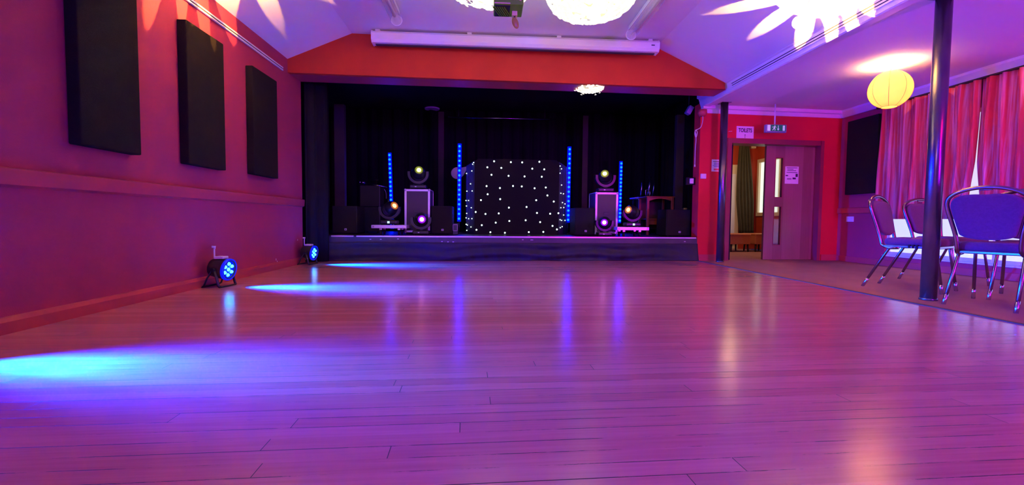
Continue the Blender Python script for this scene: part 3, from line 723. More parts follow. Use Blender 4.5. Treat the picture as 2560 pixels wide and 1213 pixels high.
# notices
def notice(name, label, M_parent, w_, h_, rows, blocks):
    r = thing(name, label, 'notice', M_parent.translation, M_parent.to_euler().z)
    bm = new(); add_box(bm, (-w_/2,-.004,-h_/2), (w_/2,-.001,h_/2)); obj('sheet', bm, 'paper', r)
    for x0, x1, z, hh, m in rows:
        bm = new(); add_box(bm, (x0*w_,-.0052,(z-hh/2)*h_), (x1*w_,-.004,(z+hh/2)*h_)); obj('print_line', bm, m, r)
    for x0, x1, z0, z1, m in blocks:
        bm = new(); add_box(bm, (x0*w_,-.0052,z0*h_), (x1*w_,-.004,z1*h_)); obj('print_block', bm, m, r)
    return r
w_, h_ = wsize(1779,1805,399,429)
notice('safety_notice', 'white safety notice with blue and red print, half behind the far pole', wframe(1792,414,0), w_, h_,
       [(-.38,.42,.33,.045,'ink'),(-.3,.42,.2,.05,'blue_ink'),(-.3,.42,.1,.05,'blue_ink'),(-.4,.42,-.0,.04,'blue_ink'),(-.3,.42,-.1,.05,'blue_ink')], [(-.3,.42,-.4,-.26,'red_ink')])
s = wallthing('room_thermostat', 'small white control box on the red wall beside the stage', 'control box', 1757, 441)
bm = new(); add_box(bm, (-.045,-.03,-.04), (.045,0,.04), bevel=.006); obj('box', bm, 'white_plastic', s)
bm = new(); add_cyl(bm, (.02,-.038,0), (.02,-.03,0), .012, seg=14); obj('dial', bm, 'ivory_plastic', s)
# a scuff of a hook between sign and pole
s = wallthing('wall_hook', 'tiny pale wall hook left of the toilets sign', 'hook', 1825, 329)
bm = new(); add_tube(bm, [(-.02,0,0),(-.02,-.02,0),(.015,-.02,0),(.02,-.025,.006)], .004, 6); obj('hook', bm, 'white_plastic', s)

# ------------------------------------------------------------------ door leaf
a = onk(1912,500,7.10+.12,.066); b = onk(2037,500,7.10+.12,.066)
kd = .066
lw = (b.x-a.x)/math.cos(math.atan(kd)); lh = DH-.03
door = thing('door_1', 'dark wood door', 'door', (a.x, a.y, .006), math.atan(kd)); door['kind'] = 'structure'
for k in ('label','category'): del door[k]
def dl(px, py):
    p = onk(px, py, 7.10+.12, kd); return (p.x-a.x)/math.cos(math.atan(kd)), p.z-.006
v1a, v1b = dl(1941,395), dl(1954,493); v2a, v2b = dl(1933,517), dl(1948,612)
vx0, vx1 = v1a[0]-.005, v1b[0]-.002
holes = [(v2b[1], v2a[1]), (v1b[1], v1a[1])]
bm = new()
add_box(bm, (0,0,0), (vx0,.045,lh)); add_box(bm, (vx1,0,0), (lw,.045,lh))
zs = [0, holes[0][0], holes[0][1], holes[1][0], holes[1][1], lh]
for i in (0,2,4): add_box(bm, (vx0,0,zs[i]), (vx1,.045,zs[i+1]))
obj('leaf', bm, 'door_veneer', door)
for z0, z1 in holes:
    bm = new(); add_box(bm, (vx0,.02,z0), (vx1,.026,z1)); obj('vision_panel', bm, 'glass', door)
    bm = new()
    for q_ in (((vx0-.012,-.004,z0-.012),(vx0,.05,z1+.012)),((vx1,-.004,z0-.012),(vx1+.012,.05,z1+.012)),((vx0,-.004,z0-.012),(vx1,.05,z0)),((vx0,-.004,z1),(vx1,.05,z1+.012))): add_box(bm, *q_)
    obj('bead', bm, 'door_frame', door)
bm = new(); add_box(bm, (-.004,.01,.9), (.0,.035,1.1)); obj('latch_plate', bm, 'steel', door)
pa, pb = onk(1963,416,7.22,kd), onk(1995,460,7.22,kd); pm = (pa+pb)/2; pm.y -= .0
M = Matrix.Translation(pm - Vector((0,.001,0))) @ Matrix.Rotation(math.atan(kd),4,'Z')
notice('door_notice', 'white printed notice taped to the dark wood door', M, pb.x-pa.x, pa.z-pb.z,
       [(-.4,.4,.42,.03,'ink'),(-.35,.1,.34,.03,'ink'),(-.35,.3,.26,.03,'ink'),(-.4,.4,.15,.03,'ink'),(-.35,-.02,-.2,.025,'ink'),(-.35,-.02,-.25,.025,'ink')],
       [(-.46,-.28,-.06,0,'ink'),(.28,.44,-.1,.08,'ink'),(.06,.3,-.24,-.14,'ink')])

# ------------------------------------------------------------------ foyer furniture
def stool(label, px0, px1, Y, first):
    a, b = pt(px0, 585, Y), pt(px1, 585, Y); w_ = b.x-a.x
    r = thing('cube_stool', label, 'stool', ((a.x+b.x)/2, Y+w_/2, 0), .12, 'foyer stools')
    z1 = pt(px0, 584, Y).z; z0 = pt(px0, 611, Y).z; hh = w_/2-.01
    bm = new(); add_box(bm, (-hh,-hh,z0), (hh,hh,z1-.02), bevel=.012); obj('upholstered_box', bm, 'orange_hide', r)
    bm = new(); add_box(bm, (-hh-.008,-hh-.008,z1-.05), (hh+.008,hh+.008,z1), bevel=.02, seg=3); obj('cushion_top', bm, 'orange_hide', r)
    for sx in (-1,1):
        for sy in (-1,1):
            bm = new(); add_cyl(bm, (sx*(hh-.04),sy*(hh-.04),z0), (sx*(hh-.03),sy*(hh-.03),0), .022, .015, 12); obj('leg', bm, 'dark_wood', r)
    return r
stool('orange upholstered stool in the foyer, left one beyond the doorway', 1822, 1878, 9.45, 1)
stool('orange upholstered stool in the foyer, half hidden by the door', 1884, 1935, 9.5, 2)
def foyer_curtain():
    YF = FY-.14
    zt_, zb_ = 2.44, pt(1862,584,YF).z
    xc = pt(1860,450,YF).x
    def f(u, v):
        v2 = 1-v; wd = .09+.075*min(1, v2*1.6)+.02*math.sin(v2*4)
        x = xc + (u-.5)*2*wd*1.12 - .03 + .12*v2
        return Vector((x, YF + .03*math.sin(u*30+1.5*math.sin(v*3)) , zb_+(zt_-zb_)*v))
    tag(obj('foyer_curtain', sheet(f, 46, 24, .006), 'olive_cloth'), 'olive brown curtain gathered on the foyer wall beyond the doorway', 'curtain')
    bm = new(); add_box(bm, (xc-.7,FY-.1,2.42), (xc+.75,FY-.06,2.47), bevel=.006)
    for x in (xc-.35, xc+.25): add_box(bm, (x-.05,FY-.09,2.36), (x+.05,FY-.0,2.43), bevel=.01)
    tag(obj('curtain_pelmet', bm, 'cream'), 'cream curtain pole brackets above the olive foyer curtain', 'curtain rail')
foyer_curtain()

# ------------------------------------------------------------------ stage
ZS = onk(1280,591.5,YST,KS).z
XSR = onk(1743,600,YST,KS).x
XS0 = -2.50
print('ZS', ZS, 'XSR', XSR)
stage = thing('stage', 'low black stage with a draped skirt across the end of the hall', 'stage', (0.4, ystage(.4), 0))
off = Vector(stage.location)
def sp_(x, dy, z): return Vector((x, ystage(x)+dy, z)) - off
bm = new(); add_prism(bm, [sp_(XS0-.9,.03,ZS-.05), sp_(XSR,.03,ZS-.05), Vector((XSR,7.63,ZS-.05))-off, Vector((3.98,7.63,ZS-.05))-off, Vector((3.98,YSB-.02,ZS-.05))-off, Vector((XS0-.9,YSB-.02,ZS-.05))-off], (0,0,.05)); obj('deck', bm, 'stage_board', stage)
zf = onk(1280,608,YST,KS).z
bm = new(); add_prism(bm, [sp_(XS0,0,zf), sp_(XSR,0,zf), sp_(XSR,.03,zf), sp_(XS0,.03,zf)], (0,0,ZS-.012-zf)); obj('fascia_board', bm, 'stage_board', stage)
xg0, xg1 = onk(884,592,YST,KS).x, onk(891,592,YST,KS).x
for x0, x1 in ((onk(828,592,YST,KS).x, xg0), (xg1, XSR-.02)):
    bm = new(); add_prism(bm, [sp_(x0,-.006,ZS-.018), sp_(x1,-.006,ZS-.018), sp_(x1,.03,ZS-.018), sp_(x0,.03,ZS-.018)], (0,0,.02)); obj('edge_strip', bm, 'edge_metal', stage)
def skirt(u, v):
    x = XS0+.1 + (XSR-XS0-.1)*u
    d = 0.
    for x0, wd, a in ((-1.6,1.3,.03),(.3,1.1,.045),(1.6,1.0,.04),(2.6,.8,.03)):       # slack swags
        t_ = (x-x0)/wd
        if abs(t_) < 1: d += a*math.sin((v+ t_*t_*.35)*11)*(1-t_*t_)*1.5
    d += .006*math.sin(x*23+2*math.sin(x*3)) + .004*math.sin(x*61+v*4)
    flare = .05*max(0, (x-3.05))*8*(1-v)**1.5 if x > 3.05 else 0
    return sp_(x, -.022-.02*(1-v)+d*(1-v*.5)*.6 - flare*.3, .004+(zf+.004-.004)*v)
bm = sheet(skirt, 260, 18, .004); obj('skirt', bm, 'skirt_cloth', stage)
bm = new()
for (px, py) in ((926,598.5),(952,598.5),(995,597.5),(1105,604),(1120,605),(1133,605),(1307,599.5),(1328,600),(1331,600),(1712,604)):
    p = onk(px,py,YST-.002,KS)-off; add_box(bm, p-Vector((.012,.003,.004)), p+Vector((.012,.003,.004)))
obj('chipped_paint', bm, 'badge', stage)

ZD = ZS; ZS = ZS+.003
def drape(label, p0, p1, z0, z1, amp, freq, seed, thick=.01):
    p0, p1 = Vector((*p0,0)), Vector((*p1,0)); L_ = (p1-p0).length; n_ = Vector((-(p1-p0).y, (p1-p0).x, 0)).normalized(); rr = random.Random(seed); ph = rr.uniform(0,6)
    def f(u, v):
        s_ = u*L_; d = amp*math.sin(s_*freq+ph+.8*math.sin(s_*freq*.23))+amp*.35*math.sin(s_*freq*2.3+v)
        return p0.lerp(p1, u)+n_*d+Vector((0,0,z0+(z1-z0)*v))
    o = obj('stage_drape', sheet(f, max(10, int(L_*freq*1.6)), 3, thick), 'drape'); return tag(o, label, 'stage curtain', 'black stage drapes')
drape('black drape hanging to the floor at the left edge of the stage', (XL+.015, 6.74), (-2.33, 6.92), .003, 2.9, .02, 38, 1)
drape('black side drape left of the left subwoofer', (-3.25, 8.9), (-2.62, 7.75), ZS+.003, 3.0, .035, 26, 2)
drape('black backcloth across the rear of the stage', (-3.7, 10.35), (3.95, 10.35), ZS+.003, 3.03, .045, 24, 3)
drape('black side drape at the right edge of the stage', (3.86, 7.8), (3.84, 10.1), ZS+.003, 3.0, .03, 26, 4)

def boxpx(px0, py0, px1, py1, Y):           # box front on plane Y, standing on the stage
    a, b = pt(px0, (py0+py1)/2, Y), pt(px1, (py0+py1)/2, Y); c = pt((px0+px1)/2, py0, Y)
    return (a.x+b.x)/2, b.x-a.x, c.z
# posts
def post(label, px, wpx, pyt, Y):
    a = pt(px, pyt+150, Y); w_ = wpx*Y/F; zt_ = min(3.04, pt(px, pyt, Y).z)
    r = thing('stage_post', label, 'post', (a.x, Y, ZS), 0, 'dark posts on the stage')
    bm = new(); add_box(bm, (-w_/2,-w_*.35,0), (w_/2,w_*.35,zt_-ZS), bevel=.006); obj('post_body', bm, 'post_wood', r)
    bm = new(); add_box(bm, (-w_/2-.03,-w_*.35-.03,0), (w_/2+.03,w_*.35+.03,.02), bevel=.004); obj('foot_plate', bm, 'post_wood', r)
post('dark wooden post on the stage behind the far left subwoofer', 851, 24, 262, 8.3)
post('dark wooden post on the stage left of the star cloth', 1103, 14, 280, 9.6)
post('dark wooden post on the stage right of the star cloth', 1461, 14, 290, 9.6)
post('dark wooden post on the stage behind the far right subwoofer', 1696, 20, 288, 8.4)
o = pt(1255,296,10.1); wB = (pt(1391,300,10.1)-pt(1122,293,10.1)).x
bt = thing('hanging_batten', 'thin metal batten hanging high across the back of the stage', 'batten', o)
bm = new(); add_cyl(bm, (-wB/2,0,0), (wB/2,0,0), .018, seg=12); obj('bar', bm, 'steel', bt)
for x in (-wB*.4, wB*.4):
    bm = new(); add_cyl(bm, (x,0,0), (x,0,3.05-o.z), .004, seg=6); obj('drop_wire', bm, 'dark_groove', bt)
o = ptz(1080,273,3.03)
cs = thing('ceiling_speaker', 'round pale disc in the black ceiling over the stage', 'ceiling speaker', (o.x, o.y, 3.05))
bm = new(); add_cyl(bm, (0,0,-.02), (0,0,0), .15, seg=36); obj('disc', bm, 'white_plastic', cs)
bm = new(); add_lathe(bm, [(.14,-.022),(.16,-.026),(.165,-.01),(.165,0),(.14,0),(.14,-.022)], 36); obj('rim', bm, 'white_gloss', cs)

# subwoofers
def subwoofer(label, px0, py0, px1, Y, rz=0., badge=.8):
    x, w_, zt_ = boxpx(px0, py0, px1, 588, Y); hh = zt_-ZS
    r = thing('subwoofer', label, 'speaker', (x, Y, ZS), rz, 'black subwoofers on the stage')
    bm = new(); add_box(bm, (-w_/2,.012,.012), (w_/2,.46,hh), bevel=.012); obj('cabinet', bm, 'speaker_black', r)
    bm = new(); add_box(bm, (-w_/2+.012,0,.025), (w_/2-.012,.013,hh-.012), bevel=.005); obj('grille', bm, 'grille', r)
    bm = new(); add_box(bm, (-.018+w_*.05,-.004,hh*.13), (.02+w_*.05,.0,hh*.13+.032), bevel=.003); bd = obj('badge', bm, 'badge', r)
    bm = new(); add_box(bm, (-.008+w_*.05,-.0055,hh*.13+.008), (.001+w_*.05,-.004,hh*.13+.024)); add_box(bm, (.004+w_*.05,-.0055,hh*.13+.008), (.012+w_*.05,-.004,hh*.13+.024)); obj('badge_mark', bm, 'badge_ink', bd)
    for sx in (-1,1):
        for y in (.06,.44):
            bm = new(); add_cyl(bm, (sx*(w_/2-.05),y,0), (sx*(w_/2-.05),y,.014), .018, seg=12); obj('foot', bm, 'rubber', r)
    for sx in (-1,1):
        bm = new(); add_box(bm, (sx*w_/2-.004,.2,hh*.62), (sx*w_/2+.004,.34,hh*.72), bevel=.003); obj('handle', bm, 'rubber', r)
    return r
subwoofer('black subwoofer at the far left of the stage, in front of a post', 829, 515, 892, 7.65, .0)
subwoofer('black subwoofer between the left flight case and the star cloth', 1077, 515, 1130, 7.75)
subwoofer('black subwoofer between the star cloth and the right flight case', 1437, 520, 1487, 7.75)
subwoofer('black subwoofer at the far right of the stage, by the dark post', 1666, 524, 1727, 7.65, -.0)
# flight cases standing on end
def flight_case(label, px0, py0, px1, Y):
    x, w_, zt_ = boxpx(px0, py0, px1, 588, Y); hh = zt_-ZS; d_ = .5
    r = thing('flight_case', label, 'flight case', (x, Y, ZS), 0, 'upright flight cases')
    bm = new(); add_box(bm, (-w_/2+.006,.006,.03), (w_/2-.006,d_-.006,hh-.006)); obj('panelled_body', bm, 'case_panel', r)
    e = .036
    def edge(lo, hi): 
        bm = new(); add_box(bm, lo, hi, bevel=.004); obj('edge_extrusion', bm, 'aluminium', r)
    for sx in (-1,1):
        xo = sx*w_/2; xi = sx*(w_/2-e); lo, hi = min(xo,xi), max(xo,xi)
        for y0, y1 in ((0,.014),(d_-.014,d_)): edge((lo,y0,.03), (hi,y1,hh))
        edge((lo,.0,hh-.012), (hi,d_,hh+.001))
    for y0, y1 in ((-.001,.014),(d_-.014,d_)): edge((-w_/2,y0,hh-e), (w_/2,y1,hh)); edge((-w_/2,y0,.03), (w_/2,y1,.03+e))
    for sx in (-1,1):
        for z in (.035, hh-.014):
            bm = new(); add_sphere(bm, (sx*(w_/2-.014),.008,z), .022, 12, 8); obj('ball_corner', bm, 'aluminium', r)
    for sx in (-1,1):
        for y in (.06,.44):
            bm = new(); add_cyl(bm, (sx*(w_/2-.05),y,0), (sx*(w_/2-.05),y,.03), .03, seg=14); obj('foot', bm, 'rubber', r)
    bm = new(); add_box(bm, (-.05,-.006,hh*.48), (.05,.006,hh*.48+.05), bevel=.004); obj('latch', bm, 'case_panel', r)
    return r, zt_, x
_, zc1, xc1 = flight_case('upright black flight case with aluminium edges, left of the star cloth', 1011, 473, 1075, 7.8)
_, zc2, xc2 = flight_case('upright black flight case with aluminium edges, right of the star cloth', 1488, 481, 1545, 7.8)
# moving heads
def moving_head(label, loc, s_, aim, kind, display=True, rz=0.):
    r = thing('moving_head_light', label, 'stage light', loc, rz, 'moving head stage lights')
    def B(*a, **k): bm = new(); add_box(bm, *a, **k); return bm
    obj('base', B((-.15*s_,-.12*s_,.012), (.15*s_,.12*s_,.085*s_), bevel=.018*s_), 'light_black', r)
    for sx in (-1,1):
        for sy in (-1,1):
            bm = new(); add_cyl(bm, (sx*.12*s_,sy*.09*s_,0), (sx*.12*s_,sy*.09*s_,.014), .014, seg=10); obj('foot', bm, 'rubber', r)
    if display: obj('display', B((-.018*s_,-.126*s_,.03*s_), (.022*s_,-.12*s_,.068*s_)), 'display', r)
    else: obj('display', B((-.05*s_,-.123*s_,.04*s_), (-.02*s_,-.12*s_,.055*s_)), 'badge', r)
    bm = new(); add_cyl(bm, (0,0,.085*s_), (0,0,.105*s_), .09*s_, seg=24); obj('pan_ring', bm, 'light_black', r)
    bm = new(); arc = [PI+PI*k/18 for k in range(19)]
    yk = [(-.192,.33)]+[(.192*math.cos(a), .29+.186*math.sin(a)) for a in arc]+[(.192,.33),(.146,.33)]+[(.146*math.cos(a), .29+.142*math.sin(a)) for a in arc[::-1]]+[(-.146,.33)]
    quad = len(yk)//2
    for k in range(quad-1):
        a_, b_, c_, d_ = yk[k], yk[k+1], yk[-2-k], yk[-1-k]
        add_prism(bm, [(q_[0]*s_, -.055*s_, q_[1]*s_) for q_ in (a_,b_,c_,d_)], (0,.11*s_,0))
    bmesh.ops.remove_doubles(bm, verts=bm.verts[:], dist=1e-5)
    obj('yoke', bm, 'light_black', r)
    for sx in (-1,1):
        bm = new(); add_cyl(bm, (sx*.145*s_,0,.29*s_), (sx*.192*s_,0,.29*s_), .045*s_, seg=20); obj('tilt_hub', bm, 'light_black', r)
    aim = Vector(aim).normalized(); q_ = aim.to_track_quat('Z','Y').to_matrix().to_4x4(); M = Matrix.Translation((0,0,.29*s_)) @ q_
    bm = new(); add_lathe(bm, [(0,-.17),(.07,-.165),(.11,-.13),(.128,-.06),(.128,.05),(.115,.11),(.085,.15),(.078,.165),(0,.165)], 28, M @ Matrix.Diagonal((s_,s_,s_,1))); hd = obj('head', bm, 'light_black', r)
    bm = new(); add_lathe(bm, [(.040,.166),(.050,.170),(.056,.180),(.068,.180),(.08,.150),(.040,.150),(.040,.166)], 28, M @ Matrix.Diagonal((s_,s_,s_,1))); obj('lens_ring', bm, 'ring_'+kind, hd)
    bm = new(); add_lathe(bm, [(0,.178),(.022,.176),(.039,.168),(.039,.16),(0,.16)], 24, M @ Matrix.Diagonal((s_,s_,s_,1))); obj('lens', bm, 'lens_'+kind, hd)
    for k in range(4):
        bm = new(); add_lathe(bm, [(.129,-.05+k*.022),(.133,-.046+k*.022),(.133,-.04+k*.022),(.129,-.036+k*.022),(.12,-.043+k*.022),(.129,-.05+k*.022)], 28, M @ Matrix.Diagonal((s_,s_,s_,1))); obj('cooling_fin', bm, 'light_black', hd)
    return r
def to_cam(loc, up=0., right=0.):
    d = (CAM-Vector(loc)).normalized(); return d + Vector((right,0,up))
moving_head('moving head light with yellow lens on top of the left flight case', (xc1, 7.95, zc1+.001), .92, to_cam((xc1,7.95,1.4), .45, .05), 'yellow', False)
moving_head('moving head light with yellow lens on top of the right flight case', (xc2, 7.95, zc2+.001), .92, to_cam((xc2,7.95,1.4), .45, -.05), 'yellow', False)
p = pt(1053,583,7.48); moving_head('moving head light glowing pink in front of the left flight case', (p.x, 7.5, ZS), .86, to_cam((p.x,7.5,.7), .02, .05), 'pink', False)
p = pt(1511,583,7.5); moving_head('moving head light glowing pink in front of the right flight case', (p.x, 7.52, ZS), .78, to_cam((p.x,7.5,.7), .02, 0), 'pink', False)
# low dollies (case bases) with moving heads
def dolly(label, px0, px1, py, pyb, Y):
    a, b = pt(px0,(py+pyb)/2,Y), pt(px1,(py+pyb)/2,Y); zt_, zb_ = pt((px0+px1)/2,py,Y).z, pt((px0+px1)/2,pyb,Y).z; w_ = b.x-a.x; dd = .42
    r = thing('case_dolly', label, 'dolly', ((a.x+b.x)/2, Y, ZS), 0, 'wheeled case bases'); z0, z1 = zb_-ZS, zt_-ZS
    bm = new(); add_box(bm, (-w_/2+.01,.008,z0+.004), (w_/2-.01,dd-.008,z1-.004)); obj('deck', bm, 'case_panel', r)
    for lo, hi in (((-w_/2,0,z0),(w_/2,.014,z1)), ((-w_/2,dd-.014,z0),(w_/2,dd,z1)), ((-w_/2,.014,z0),(-w_/2+.014,dd-.014,z1)), ((w_/2-.014,.014,z0),(w_/2,dd-.014,z1))):
        bm = new(); add_box(bm, lo, hi, bevel=.003); obj('edge_extrusion', bm, 'aluminium', r)
    for sx in (-1,1):
        bm = new(); add_cyl(bm, (sx*(w_/2-.03),-.004,(z0+z1)/2), (sx*(w_/2-.03),.002,(z0+z1)/2), .014, seg=12); obj('corner_rivet', bm, 'steel', r)
        for y in (.08,.34):
            wx = sx*(w_/2-.13)
            bm = new(); add_box(bm, (wx-.02,y-.02,z0-.03), (wx+.02,y+.02,z0+.003), bevel=.003); cst = obj('caster', bm, 'steel', r)
            bm = new(); add_cyl(bm, (wx-.012,y,.032), (wx+.012,y,.032), .032, seg=18); obj('wheel', bm, 'rubber', cst)
    return (a.x+b.x)/2, zt_, w_
xd, zd, wd = dolly('wheeled case base with aluminium rim carrying the orange light, left side', 928, 1016, 563, 571, 7.3)
p = pt(974,556,7.56); moving_head('moving head light with orange lens on the left wheeled base', (p.x, 7.57, zd), .88, (.62,-.62,.35), 'orange', True)
xd2, zd2, wd2 = dolly('wheeled case base with aluminium rim carrying the orange light, right side', 1543, 1623, 568, 576, 7.3)
p = pt(1580,560,7.56); moving_head('moving head light with orange lens on the right wheeled base', (p.x, 7.57, zd2), .84, (-.62,-.62,.25), 'orange', True)
# led bars
def led_bar(label, px_t, py_t, px_b, py_b, n, Y):
    t_, b_ = pt(px_t, py_t, Y), pt(px_b, py_b, Y)
    r = thing('led_bar', label, 'LED light bar', (b_.x, Y, ZS), 0, 'upright blue LED bars'); z0, z1 = b_.z-ZS, t_.z-ZS; dx = t_.x-b_.x
    u = Vector((dx,0,z1-z0)); L_ = u.length; u.normalize()
    bm = new(); add_cyl(bm, Vector((0,.02,z0))-u*.05, Vector((0,.02,z0))+u*(L_+.05), .036, seg=14); obj('halo_tube', bm, 'led_halo', r)  # glowing tube added for the blue halo around the LEDs
    bm = new(); add_box(bm, (-.028,.03,z0-.06), (.028,.055,z0-.02)); add_cyl(bm, (0,.04,z0-.03), (0,.04,.02), .012, seg=10); obj('stem', bm, 'light_black', r)
    bm = new(); add_cyl(bm, (0,.04,0), (0,.04,.018), .065, seg=24); obj('base', bm, 'light_black', r)
    bm = new(); add_box(bm, (-.03,.035,-.05), (.03,.06,L_+.05), Matrix.Translation((0,0,z0)) @ Vector((0,0,1)).rotation_difference(u).to_matrix().to_4x4()); obj('back_channel', bm, 'light_black', r)
    for k in range(n):
        c = Vector((0,-.014,z0))+u*(L_*k/(n-1))
        bm = new(); add_sphere(bm, c, .02*Y/8, 12, 8, (1,.6,1)); obj('led', bm, 'led_cyan', r)
    return r
led_bar('blue LED bar standing at the back of the stage, leftmost', 974, 388, 980, 566, 17, 9.6)
led_bar('tall blue LED bar immediately left of the star cloth', 1149, 366, 1147.5, 547, 16, 8.36)
led_bar('tall blue LED bar immediately right of the star cloth', 1424, 373.5, 1420, 550, 16, 8.36)
led_bar('blue LED bar standing at the back of the stage, rightmost', 1553, 409, 1549, 552, 16, 9.6)
# star cloth booth
YC = 8.0
def Cpt(zx, zy): return pt(1100+zx*.27201, 330+zy*.27201, YC)
A0, A1 = Cpt(318, 246), Cpt(1098, 246)
xl, xr, zt_ = A0.x, A1.x, A0.z-ZS
bo = thing('star_cloth_screen', 'black star cloth screen dotted with white LEDs at centre stage', 'star cloth', ((xl+xr)/2, YC, ZS))
ox = (xl+xr)/2; hw = (xr-xl)/2; rc = .09
poly = [(-hw,0),(hw,0)]+[(hw-rc+rc*math.cos(a),zt_-rc+rc*math.sin(a)) for a in [PI/2*i/6 for i in range(7)]]+[(-hw+rc-rc*math.cos(a),zt_-rc+rc*math.sin(a)) for a in [PI/2*(6-i)/6 for i in range(7)]]
bm = new(); add_prism(bm, [(x,0,z) for x, z in poly], (0,.03,0)); obj('front_cloth', bm, 'star_cloth', bo)
wl0 = pt(1165, 500, 8.3).x-ox; wr0 = pt(1419, 500, 8.3).x-ox
def wing(x0, x1, sgn):
    zs_ = zt_-.03
    def f(u, v):
        s_ = u; x = x0+(x1-x0)*s_; y = .015+.32*s_
        return Vector((x, y+.006*math.sin(s_*22), (zs_-.06*s_)*v+.005*(1-v)))
    bm = sheet(f, 24, 6, .01); obj('side_cloth', bm, 'wing_cloth', bo)
mat('wing_cloth', (.05,.05,.07), .8, bump=.3, spec=.3)
wing(-hw, wl0, -1); wing(hw, wr0, 1)
LF = [(497,270),(651,278),(755,280),(913,275),(435,325),(563,331),(848,338),(958,344),(473,394),(630,404),(777,409),(935,412),(428,498),(551,516),(671,497),(751,501),(869,518),(972,511),(438,573),(987,584),(376,627),(553,618),(884,628),(1045,640),(633,696),(795,690),(328,736),(418,754),(540,749),(891,745),(1012,752),(1088,747),(512,834),(637,819),(787,812),(920,829),(384,857),(1034,864),(335,900),(1074,896),(463,922),(596,927),(816,921),(949,919)]
LL = [(309,282),(300,297),(292,359),(244,382),(221,469),(280,478),(247,545),(295,543),(209+30,631),(262,631),(243,681),(287,697),(245,749),(240,790),(263,798),(293,797),(240,849),(251,856),(284,874),(246,905)]
LR_ = [(1103,314),(1116,340),(1103,380),(1117,489),(1110,564),(1134,569),(1125,650),(1148,662),(1110,697),(1137,695),(1136,764),(1103,807),(1117,813),(1148,813),(1105,880),(1122,871)]
for (zx, zy) in LF:
    p = Cpt(zx, zy); bm = new(); add_sphere(bm, (p.x-ox,-.004,p.z-ZS), .0145, 10, 6, (1,.5,1)); obj('led', bm, 'led_white', bo)
for L_, x0, x1 in ((LL,-hw,wl0),(LR_,hw,wr0)):
    n_ = Vector((-.32, x1-x0, 0)) if x1 < x0 else Vector((.32, -(x1-x0), 0)); n_.normalize()
    for (zx, zy) in L_:
        p = hit(1100+zx*.27201, 330+zy*.27201, (x0+ox, YC, 0), n_)
        s_ = (p.x-ox-x0)/(x1-x0)
        if not -.05 < s_ < 1.05: continue
        bm = new(); add_sphere(bm, (p.x-ox, p.y-YC-.012, min(p.z-ZS, zt_-.06)), .009, 8, 6); obj('led', bm, 'led_white', bo)
# pale heart-like reflector behind the LED bar
p = pt(1151,433,8.7)
hr = thing('reflector_lamp', 'pale round reflector with pointed flap behind the left tall LED bar', 'lamp', (p.x, 8.7, ZS))
zz = p.z-ZS
M = Matrix.Translation((-.06,0,zz)) @ Matrix.Rotation(PI/2-.2,4,'X')
bm = new(); add_lathe(bm, [(0,-.05),(.05,-.045),(.10,-.02),(.115,0),(.112,.004),(.095,-.012),(.05,-.032),(0,-.038)], 24, M); obj('dish', bm, 'heart_white', hr)
bm = new(); add_prism(bm, [(-.06,-.02,zz-.14),(-.02,-.02,zz+.09),(.15,-.02,zz+.13),(.06,-.02,zz-.04)], (0,.02,0)); obj('flap', bm, 'heart_white', hr)
bm = new(); add_cyl(bm, (-.05,.02,zz-.02), (-.05,.02,.02), .012, seg=10); obj('stand_pole', bm, 'light_black', hr)
bm = new(); add_cyl(bm, (-.05,.02,0), (-.05,.02,.02), .13, seg=24); obj('stand_base', bm, 'light_black', hr)
# floor box with pale square outline
p0, p1 = pt(1132,561,7.85), pt(1144,578,7.85)
fb = thing('power_box', 'small black power box with a pale square rim beside the left tall LED bar', 'power box', ((p0.x+p1.x)/2, 7.85, ZS))
w_, zb0, zb1 = p1.x-p0.x, p1.z-ZS, p0.z-ZS
bm = new(); add_box(bm, (-w_/2,0,0), (w_/2+.005,.09,zb1+.015), bevel=.004); obj('box', bm, 'light_black', fb)
bm = new()
for lo, hi in (((-w_/2,-.004,zb0),(-w_/2+.009,0,zb1)),((w_/2-.009,-.004,zb0),(w_/2,0,zb1)),((-w_/2,-.004,zb0),(w_/2,0,zb0+.009)),((-w_/2,-.004,zb1-.009),(w_/2,0,zb1))): add_box(bm, lo, hi)
obj('rim', bm, 'heart_white', fb)
# amplifier cabinet and mic stand at the left
x, w_, zt_ = boxpx(900, 464, 950, 588, 8.35); hh = zt_-ZS
am = thing('amplifier_stack', 'tall black cabinet behind the orange light at stage left', 'amplifier', (x, 8.35, ZS))
bm = new(); add_box(bm, (-w_/2,0,.02), (w_/2,.35,hh*.55), bevel=.012); obj('lower_cabinet', bm, 'speaker_black', am)
bm = new(); add_box(bm, (-w_/2,0,hh*.555), (w_/2,.35,hh), bevel=.012); obj('upper_cabinet', bm, 'speaker_black', am)
bm = new(); add_box(bm, (w_/2-.012,-.002,.03), (w_/2+.002,.01,hh-.01)); obj('corner_trim', bm, 'case_panel', am)
for sx in (-1,1):
    for y in (.05,.3):
        bm = new(); add_cyl(bm, (sx*(w_/2-.05),y,0), (sx*(w_/2-.05),y,.021), .02, seg=12); obj('foot', bm, 'rubber', am)
ms_y = 8.25
p = pt(960,560,8.9)
ms = thing('microphone_stand', 'boom microphone stand reaching left over the tall black cabinet', 'microphone stand', (p.x+.05, 9.06, ZS))
def lp(px, py, Y=9.06): q_ = pt(px,py,Y); return (q_.x-ms.location.x, Y-9.06, q_.z-ZS)
bm = new(); add_cyl(bm, (0,0,.1), (0,0,lp(966,466)[2]), .011, seg=10); obj('upright', bm, 'steel', ms)
bm = new(); add_tube(bm, [lp(912,457), lp(940,463), lp(968,468)], .008, 8); obj('boom', bm, 'steel', ms)
bm = new(); add_cyl(bm, lp(912,457), lp(901,456), .02, .026, 14); add_sphere(bm, lp(900,456), .03, 14, 10); obj('microphone', bm, 'steel', ms)
